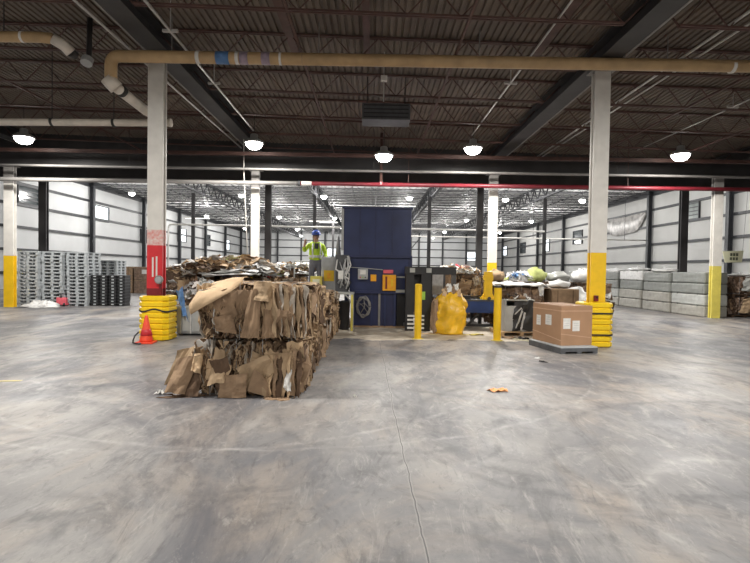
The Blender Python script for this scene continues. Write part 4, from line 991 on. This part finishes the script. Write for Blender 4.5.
m.add(vs, [(j * n + i, j * n + (i + 1) % n, (j + 1) * n + (i + 1) % n, (j + 1) * n + i) for j in range(k) for i in range(n)] + [tuple(range(n))[::-1], tuple(k * n + i for i in range(n))])
m.build('sack', 'bag_yellow', t, smooth=True)
for i in range(7):
    x = -.16 + .06 * i; z = 1.0 + .06 * (i % 3)
    m = MB(); m.patch((x - .05, -.18 + .04 * (i % 2), z), (x + .08, -.16, z), (x + .07, -.1, z + .2), (x - .07, -.08, z + .18), 4, 4, .03, 4, i, 0, .02, .3); m.build('cardboard_piece', ['card_light', 'card_mid', 'paper'][i % 3], t)
for i, (z0, z1, x) in enumerate(((.05, .95, -.47), (.1, .8, -.52))):
    m = MB(); m.patch((x, -.12 + .1 * i, z0), (x + .12, -.2 + .1 * i, z0), (x + .14, -.16 + .1 * i, z1), (x + .04, -.1 + .1 * i, z1), 4, 6, .03, 4, i + 9, 0, .03, .2); m.build('cardboard_sheet', 'card_mid', t)
scrap(1.55, 13.3, .5, .22, 'card_light', 'cardboard_scrap', 'flat tan scrap on the floor left of the yellow sack', 'cardboard', .1, .03)
scrap(2.75, 13.25, .4, .2, 'yellow_pale', 'film_scrap', 'yellowish film scrap on the floor right of the yellow sack', 'film', .2, .03)

# ------------------------------------------------------------------ boxed pallet
t = thing('plastic_pallet', 'dark grey plastic pallet under the big brown carton', 'pallet', (4.14, 11.02, 0), .20)
pw, pl = .84, 1.30
MB().box((0, 0, .125), (pw, pl, .03)).build('deck', 'pallet_grey', t, bevel=.008)
for x in (-pw / 2 + .05, 0, pw / 2 - .05): MB().box((x, 0, .02), (.1, pl, .04)).build('runner', 'pallet_dark', t)
for x in (-pw / 2 + .07, 0, pw / 2 - .07):
    for y in (-pl / 2 + .08, 0, pl / 2 - .08): MB().box((x, y, .075), (.14, .16, .07)).build('block', 'pallet_dark', t)
MB().box((0, -pl / 2 + .01, .08), (pw, .025, .075)).build('lip', 'pallet_dark', t); MB().box((-pw / 2 + .01, 0, .08), (.025, pl, .075)).build('lip', 'pallet_dark', t)
t = thing('carton', 'big closed brown carton with white labels on the dark pallet', 'box', (4.16, 11.12, .14), .24)
cw, cl, ch = .74, 1.08, .82
MB().box((0, 0, ch / 2), (cw, cl, ch)).build('body', 'card_box', t, bevel=.006)
for sx in (-1, 1): MB().box((sx * cw / 4, 0, ch + .004), (cw / 2 - .004, cl, .008)).build('top_flap', 'card_box', t)
MB().box((0, 0, ch + .01), (.07, cl + .004, .003)).build('tape', 'card_tape', t)
MB().box((0, 0, ch - .10), (cw + .006, cl + .006, .025)).build('tape', 'card_tape', t)
MB().box((0, -cl / 2 - .001, .2), (cw + .002, .003, .02), (0, .12, 0)).build('tape', 'card_tape', t)  # slanted strip paints a reflection on the front face
MB().box((-cw / 2 - .001, 0, .16), (.003, cl, .02), (.1, 0, 0)).build('tape', 'card_tape', t)  # slanted strip paints a reflection on the left face
def clabel(c, d):
    o = MB().box(c, d).build('label', 'paper', t)
    fx = d[0] > d[1]
    for i in range(3):
        z = c[2] + d[2] * (.25 - .22 * i); e = (d[0] * .7, .002, .008) if fx else (.002, d[1] * .7, .008)
        MB().box((c[0] - (0 if fx else .003), c[1] - (.003 if fx else 0), z), e).build('print', 'paper_grey', o)
clabel((-.24, -cl / 2 - .003, .46), (.17, .004, .22)); clabel((-.02, -cl / 2 - .003, .41), (.17, .004, .22))
clabel((-cw / 2 - .003, -.08, .50), (.004, .22, .22)); clabel((-cw / 2 - .003, .30, .46), (.004, .16, .22))

# ------------------------------------------------------------------ bin, pallets and bales behind the carton
t = thing('wooden_pallet', 'worn wooden pallet under the grey scrap bin', 'pallet', (3.85, 13.55, 0), .05)
for x in (-.5, 0, .5): MB().box((x, 0, .05), (.09, 1.0, .09)).build('stringer', 'wood', t)
for i in range(7): MB().box((0, -.45 + .15 * i, .106), (1.15, .1, .02)).build('board', 'wood', t)
t = thing('scrap_bin', 'grey open bin with torn dark liner behind the boxed pallet', 'bin', (3.82, 13.55, .117), .05)
for nm, c, d in (('side', (-.36, 0, .40), (.03, .72, .80)), ('side', (.36, 0, .40), (.03, .72, .80)), ('side', (0, -.36, .33), (.72, .03, .66)), ('side', (0, .36, .40), (.72, .03, .80)), ('bottom', (0, 0, .015), (.72, .72, .03))):
    MB().box(c, d).build(nm, 'grey_paint' if c[0] < .3 else 'black', t)
m = MB(); m.patch((-.20, -.395, .02), (.36, -.395, .03), (.37, -.39, .80), (-.14, -.39, .78), 8, 8, .03, 3, 3, 0, .02, .08); m.build('liner', 'black', t)
MB().box((0, 0, .81), (.78, .78, .03)).build('rim', 'film_pale', t)
t = bpy.data.objects['scrap_bin']
for i, (x0, z0, x1, z1) in enumerate(((-.12, .1, .05, .6), (.0, .05, .1, .5), (-.16, .45, .12, .72))):
    m = MB(); m.patch((x0, -.43, z0), (x0 + .05, -.43, z0), (x1 + .05, -.425, z1), (x1, -.425, z1), 2, 6, .02, 4, i, 0, 0, .1); m.build('film_strip', 'paper_grey', t)
heap('bin_scrap', 'dark and brown scrap heaped in the grey bin', 'scrap', (3.82, 13.55, .88), .32, .32, .14, 40, 51, ['card_dark', 'card_mid', 'black', 'paper'], [1, .6, .6, .4], (.12, .3))
scrap(3.45, 12.75, .35, .3, 'card_mid', 'cardboard_scrap', 'brown scrap on the floor before the grey scrap bin', 'cardboard', .6, .04)
scrap(3.75, 12.6, .3, .25, 'black', 'film_scrap', 'black film scrap on the floor before the grey scrap bin', 'film', .2, .05)
def dbale(loc, w, l, h, seed, label, group=None, mats=None, n=70, name='brown_bale'):
    t = thing(name, label, 'bale', loc, 0, group)
    m = crumple_block(w, l, h, seed, n, face=['f', 'f', 'r', 'l', 't']); flat_flakes(m, w, l, h, seed, 14)
    o = m.build('crushed_cardboard', mats or ['card_dark', 'bale_brown', 'bale_brown', 'card_mid', 'card_dark', 'paper'], t); o['kind'] = 'stuff'
    wires(t, w, l, h, 3); return t
dbale((4.35, 15.6, 0), 1.45, 1.3, .62, 301, 'dark brown bale behind the grey scrap bin, lower one')
dbale((4.40, 15.6, .62), 1.45, 1.3, .60, 302, 'dark brown bale under white film behind the grey scrap bin')
def wrapped(loc, w, l, h, label, mm='card_mid', group=None, name='boxed_bale'):
    t = thing(name, label, 'bale', loc, 0, group)
    MB().box((0, 0, h / 2), (w, l, h)).build('block', mm, t, bevel=.02)
    for s_ in (-.28, .28): MB().box((w * s_, 0, h / 2), (.02, l + .01, h + .01)).build('strap', 'card_dark', t)
    MB().box((0, -l / 2 - .004, h * .97), (w * .98, .01, .03)).build('edge', 'card_tan', t); return t
wrapped((5.62, 15.4, 0), .8, 1.2, .62, 'smooth brown boxed bale behind the carton, lower one')
wrapped((5.64, 15.4, .62), .8, 1.2, .56, 'smooth brown boxed bale rising behind the carton, upper one')
m = MB(); m.patch((-.8, -.72, .02), (.85, -.72, .0), (.8, .6, .05), (-.75, .6, .05), 12, 8, .05, 5, 3, 0, .03, .1, .03)
m.patch((.50, -.73, -.28), (.62, -.74, -.3), (.66, -.68, .03), (.48, -.68, .03), 4, 6, .03, 4, 4, 0, .02, .2, .02)
tag(m.build('film_cover', 'film_white', None, loc=(4.4, 15.6, 1.25)), 'white film draped over the dark brown bale behind the bin', 'film')
# back row of bales with bags on top
lab = ['right of the conveyor frame', 'behind the fresh bale', 'behind the bin', 'behind the boxed bales', 'at the right end']
for i in range(5):
    x = 1.9 + 1.5 * i
    dbale((x, 18.6, 0), 1.42, 1.2, .70, 320 + i, 'brown bale of the back row, bottom layer, ' + lab[i], 'back row of bales', n=30)
    dbale((x, 18.6, .70), 1.42, 1.2, .62, 330 + i, 'brown bale of the back row, top layer, ' + lab[i], 'back row of bales', n=40)
for i, (x, y, z, r, mm, l) in enumerate(((1.55, 18.4, 1.32, (.34, .3, .2), 'film_white', 'white sack on the back row above the black conveyor beam'), (2.2, 18.4, 1.32, (.36, .3, .24), 'film_pale', 'greyish sack on the back row above the yellow sack'),
        (3.2, 18.4, 1.32, (.4, .3, .22), 'film_white', 'white sack on the back row left of the yellow-footed far column'), (4.4, 18.4, 1.32, (.36, .3, .22), 'card_tan', 'tan sack on the back row just right of the far white column'),
        (5.9, 18.3, 1.32, (.33, .3, .27), 'green_scrap', 'yellow-green sack on the back row right of the blue scrap'), (6.72, 18.3, 1.32, (.40, .4, .20), 'film_pale', 'long greyish sack on the back row behind the boxed bales'),
        (7.6, 18.3, 1.32, (.42, .4, .26), 'film_white', 'big white sack at the right end of the back row'))):
    bag((x, y, z), r, i + 3, l, mm)
bag((6.44, 15.0, .0), (.32, .3, .5), 31, 'white sack on the floor behind the right corner of the carton'); bag((6.6, 16.2, 0), (.6, .45, .62), 33, 'large white sack on the floor left of the right column')
bag((5.7, 15.5, 1.18), (.32, .35, .13), 35, 'flat white sack lying on the upper boxed bale')
heap('blue_scrap', 'blue and white film scrap on the back row right of the far column', 'scrap', (5.2, 18.0, 1.34), .36, .26, .26, 40, 61, ['film_white', 'blue_film', 'paper', 'green_scrap'], [1, .7, .6, .2], (.15, .4))
# ------------------------------------------------------------------ grey wrapped blocks along the right
rowY = [20.75, 23.05, 25.35, 27.65, 29.95, 32.25]
rn = ['nearest the camera', 'second from the camera', 'third from the camera', 'fourth from the camera', 'fifth from the camera', 'farthest from the camera']
ln = ['bottom layer', 'second layer up', 'third layer up', 'top layer']
pal_ = [['film_beige', 'film_pale', 'film_grey', 'film_grey'], ['film_beige', 'film_beige', 'film_grey', 'film_grey'], ['film_beige', 'film_beige', 'film_grey', 'film_white'], ['film_beige', 'film_pale', 'film_grey', 'film_grey'], ['film_beige', 'film_grey', 'film_pale', 'film_white'], ['film_beige', 'film_grey', 'film_grey', 'film_pale']]
r = random.Random(5)
for i, y in enumerate(rowY):
    z = 0
    for j in range(4):
        h = .44 + r.uniform(-.015, .015); x = 13.32 + r.uniform(-.03, .03)
        t = thing('wrapped_block', 'grey film-wrapped block along the right, %s, stack %s' % (ln[j], rn[i]), 'block', (x, y, z), 0, 'grey wrapped blocks along the right')
        m = MB(); L_, W_ = 2.16 + r.uniform(-.05, .03), .92; nn = 10
        m.box((0, 0, h / 2), (W_, L_, h - .012))
        o = m.build('block', pal_[i][j], t, bevel=.05)
        for s_ in (-.3, .3): MB().box((0, L_ * s_, h / 2), (W_ + .012, .018, h + .0)).build('strap', 'film_grey', t)
        m = MB(); m.patch((-W_ / 2 - .012, L_ * .46, .05), (-W_ / 2 - .012, -L_ * .46, .05), (-W_ / 2 - .012, -L_ * .46, h - .06), (-W_ / 2 - .012, L_ * .46, h - .06), 14, 4, .006, 3, i * 4 + j, 0, 0, .02, .01); m.build('film_fold', pal_[i][j], t)
        z += h
    if i in (1, 2, 3): bag((13.25, y, z), (.35, .8, .10), 70 + i, 'loose white film bundled on top of the grey stack ' + rn[i], group='film bundles on the grey stacks')
# brown bales at the right edge
k = 0
for z, nm in ((0, 'bottom'), (.82, 'top')):
    for x, sd in ((14.75, 'left'), (15.95, 'right')):
        t = thing('brown_bale', 'brown film-wrapped bale at the right edge, %s %s of four' % (nm, sd), 'bale', (x, 20.55, z + .10), 0, 'brown bales at the right edge')
        m = crumple_block(1.1, 1.1, .70, 400 + k, 50, face=['f', 'f', 'l', 't']); o = m.build('crushed_cardboard', ['card_dark', 'bale_brown', 'bale_brown', 'card_mid', 'bale_brown', 'paper'], t); o['kind'] = 'stuff'
        m = MB(); m.patch((-.3 + .3 * (k % 2), -.63, .15), (.4, -.63, .1), (.45, -.62, .62), (-.1, -.62, .66), 7, 6, .05, 4, k + 2, 0, .02, .25); m.build('film_wrap', 'film_pale' if k % 3 else 'card_tan', t)
        wires(t, 1.12, 1.12, .71, 2); k += 1
    for x in (14.75, 15.95):
        tt = thing('wooden_pallet', 'dark wooden pallet under the %s %s bale at the right edge' % (nm, 'left' if x < 15 else 'right'), 'pallet', (x, 20.55, z), 0, 'pallets under the right edge bales')
        MB().box((0, 0, .08), (1.12, 1.12, .025)).build('deck', 'card_dark', tt)
        for s_ in (-.5, 0, .5): MB().box((s_, 0, .034), (.09, 1.1, .068)).build('runner', 'card_dark', tt)
bag((14.85, 20.5, 1.63), (.4, .35, .06), 77, 'thin white film on the top left bale at the right edge')
# hanging sign
t = thing('hanging_sign', 'cream hanging sign with dark square marks above the brown bales', 'sign', (14.83, 20.9, 2.18), .0)
MB().add([(-.34, -.01, .0), (.36, -.01, .02), (.42, -.01, .50), (-.45, -.01, .46), (-.34, .01, .0), (.36, .01, .02), (.42, .01, .50), (-.45, .01, .46)], [(0, 1, 2, 3), (7, 6, 5, 4), (0, 4, 5, 1), (1, 5, 6, 2), (2, 6, 7, 3), (3, 7, 4, 0)]).build('board', 'sign_cream', t)
for i in range(3):
    for j in range(2): MB().box((-.10 + .12 * i + .01 * j, -.014, .16 + .17 * j), (.09, .006, .12)).build('mark', 'sign_ink', t)
for x in (-.4, .38): MB().tube([(x, 0, .46), (x, -.2, 3.0)], .006, 5).build('cord', 'dark_grey', t)
# crumpled foil insulation on the right wall
m = MB(); A = []; nu, nv = 26, 8
for j in range(nv + 1):
    for i in range(nu + 1):
        u, v = i / nu, j / nv; y = 53.4 - 8.2 * u; zt = 7.15 + .03 * math.sin(u * 9); dep = 1.9 * (1 - abs(2 * (u - .5)) ** 3 * .92) * (.95 + .1 * math.sin(u * 9))
        z = zt - dep * v; A.append(V(XR - .18 - .16 * v * abs(noise.noise(V(u * 14, v * 6, 1))) - .12 * math.sin(v * PI), y, z + .1 * v * noise.noise(V(u * 5, v * 4, 7))))
n = len(A); w = nu + 1; fs = []
for j in range(nv):
    for i in range(nu): a = j * w + i; fs += [(a, a + 1, a + w + 1, a + w), (n + a, n + a + w, n + a + w + 1, n + a + 1)]
m.add(A + [p + V(.02, 0, 0) for p in A], fs)
tag(m.build('foil_sheet', 'foil', None, smooth=True), 'crumpled silvery sheet sagging on the right wall near the yellow-footed column', 'sheet')

# ------------------------------------------------------------------ pallets at the left
def grey_pallet(mm):
    t = thing('plastic_pallet', 'x', 'pallet')
    m = MB(); w, l = .82, 1.1
    m.box((0, 0, .118), (w, l, .03)); 
    for y in (-l / 2 + .02, l / 2 - .02): m.box((0, y, .095), (w, .03, .03))
    m.build('deck', mm, t)
    for x in (-w / 2 + .055, 0, w / 2 - .055):
        f = MB()
        for y in (-l / 2 + .1, 0, l / 2 - .1): f.box((x, y, .06), (.10 if x else .11, .18, .1))
        f.box((x, 0, .012), (.11, l, .024)); f.build('runner', mm, t)
    return t
p0 = grey_pallet('pallet_grey'); pk = kids(p0); fr_ = True
stacks = [(-13.67, 20.87, 16, 'left'), (-12.83, 21.05, 16, 'middle'), (-11.98, 21.3, 16, 'right')]
for x, y, n, nm in stacks:
    for i in range(n):
        loc = (x + r.uniform(-.02, .02), y + r.uniform(-.02, .02), i * .137)
        lb = 'grey plastic pallet, %s from the floor in the %s of three tall stacks' % (ORD[i], nm)
        o = p0 if fr_ else dup(p0, loc, lb, 0, tree=pk)
        o.location = loc; o.rotation_euler = (0, 0, r.uniform(-.02, .02)); o['label'] = lb; o['group'] = 'grey pallets in tall stacks'; fr_ = False
# black crates right of them
def crate():
    t = thing('plastic_crate', 'x', 'crate'); m = MB(); w, h = .29, .125
    for sx in (-1, 1): m.box((sx * (w / 2 - .015), 0, h / 2), (.03, .5, h)); m.box((0, sx * .235, h / 2), (w, .03, h))
    m.box((0, 0, .015), (w, .5, .03)); m.build('tub', 'black', t); MB().box((0, -.256, h * .55), (.10, .012, .045)).build('handle', 'pallet_grey', t); MB().box((0, 0, h - .01), (w + .03, .53, .02)).build('rim', 'dark_grey', t); return t
c0 = crate(); ck = kids(c0); fr_ = True
for k, (x, y) in enumerate(((-11.35, 21.55), (-11.0, 21.55), (-10.65, 21.6), (-10.3, 21.6))):
    for i in range(10):
        loc = (x + r.uniform(-.008, .008), y - .35, i * .127); lb = 'black plastic crate, %s from the floor in the %s stack from the left' % (ORD[i], ORD[k])
        o = c0 if fr_ else dup(c0, loc, lb, 0, tree=ck)
        o.location = loc; o.rotation_euler = (0, 0, 0); o['label'] = lb; o['group'] = 'black crates'; fr_ = False
for k, (x, y) in enumerate(((-13.5, 24.9), (-12.62, 24.9))):
    for i in range(14):
        loc = (x, y, i * .137); lb = 'grey plastic pallet, %s from the floor in the %s stack behind the black crates' % (ORD[i], ('left', 'right')[k])
        o = dup(p0, loc, lb, .05, tree=pk); o['group'] = 'grey pallets behind the black crates'
# pale film and red jack by the stacks
t = thing('pallet_jack', 'pink-red hand truck parked low before the grey pallet stacks', 'hand truck', (-12.45, 20.55, 0), .2)
MB().box((0, 0, .2), (.36, .2, .3)).build('body', 'pink', t, bevel=.03)
for s_ in (-.14, .14): MB().box((s_, .3, .08), (.12, .6, .05)).build('fork', 'pink', t)
for s_ in (-.12, .12): MB().tube([(s_ - .03, -.1, .07), (s_ + .03, -.1, .07)], .07, 14).build('wheel', 'black', t)
MB().tube([(0, -.08, .34), (0, -.12, .5)], .025, 8).build('handle', 'black', t); MB().tube([(-.12, -.12, .5), (.12, -.12, .5)], .02, 8).build('grip', 'black', t)
m = MB(); m.blob((0, 0, .03), (.62, .3, .2), 9, .5, 2.5, 20, 8, 0, floor=.003)
tag(m.build('film_scrap', 'film_white', None, smooth=True, loc=(-12.75, 19.75, 0)), 'heap of white film crumpled on the floor before the pallet stacks', 'film')
# brown boxed bales far left
ij = 0
for z, nm in ((0, 'bottom layer'), (.82, 'top layer')):
    for x, sd in ((-15.2, 'left'), (-14.0, 'middle'), (-12.8, 'right')):
        wrapped((x, 31.8, z), 1.1, 1.1, .8, 'far brown boxed bale behind the black crates, %s, %s' % (nm, sd), ('card_mid', 'bale_brown', 'card_dark')[ij % 3], 'far brown bales behind the crates')
        if ij % 2 == 0: tag(MB().box((x + .1, 31.235, z + .5), (.34, .012, .26)).build('paper_sheet', 'paper', None), 'white sheet stuck on a far brown bale, %s %s' % (nm, sd), 'paper')
        ij += 1
for i, x in enumerate((-11.2, -9.9, -8.6)):
    wrapped((x, 30.5, 0), 1.15, 1.1, .8, 'far brown bale behind the red-footed column, bottom layer, %s' % ('left', 'middle', 'right')[i], 'bale_brown', 'far bales behind the red column')
    wrapped((x, 30.5, .8), 1.15, 1.1, .7, 'far brown bale behind the red-footed column, top layer, %s' % ('left', 'middle', 'right')[i], 'card_dark', 'far bales behind the red column')
heap('far_scrap', 'low tan scrap heap far behind the red-footed column', 'scrap heap', (-8.2, 27, 0), 2.6, 1.2, 1.55, 90, 71, ['card_dark', 'card_tan', 'card_mid', 'paper'], [.6, .8, .8, .5], (.3, .8))
# small red drum and blue drum beside the scrap-side column
t = thing('red_drum', 'red drum standing behind the scrap heap beside the white column', 'drum', (-4.27, 20.45, 0))
MB().lathe([(.28, 0), (.28, .02), (.27, .04), (.27, .55), (.285, .57), (.27, .59), (.27, 1.1), (.285, 1.12), (.27, 1.14), (.27, 1.62), (.28, 1.64)], n=18).build('shell', 'red', t); MB().lathe([(.26, 1.64), (.26, 1.66)], n=18).build('lid', 'pink', t)
t = thing('blue_bin', 'blue bin on the bales below the far yellow-footed column', 'bin', (-4.9, 17.4, 0))
MB().lathe([(.3, 0), (.36, 1.48), (.38, 1.5), (.38, 1.54), (.34, 1.54)], n=18).build('tub', 'blue_beam', t); MB().lathe([(.37, 1.54), (.37, 1.58), (.1, 1.62)], n=18).build('lid', 'baler_navy', t)

# ------------------------------------------------------------------ world and exposure
w = bpy.data.worlds.new('world'); S.world = w; w.use_nodes = True
w.node_tree.nodes['Background'].inputs[0].default_value = (.5, .55, .6, 1); w.node_tree.nodes['Background'].inputs[1].default_value = .2
S.view_settings.view_transform = 'Standard'; S.view_settings.look = 'None'; S.view_settings.exposure = 0; S.view_settings.gamma = 1
S.view_settings.use_curve_mapping = False
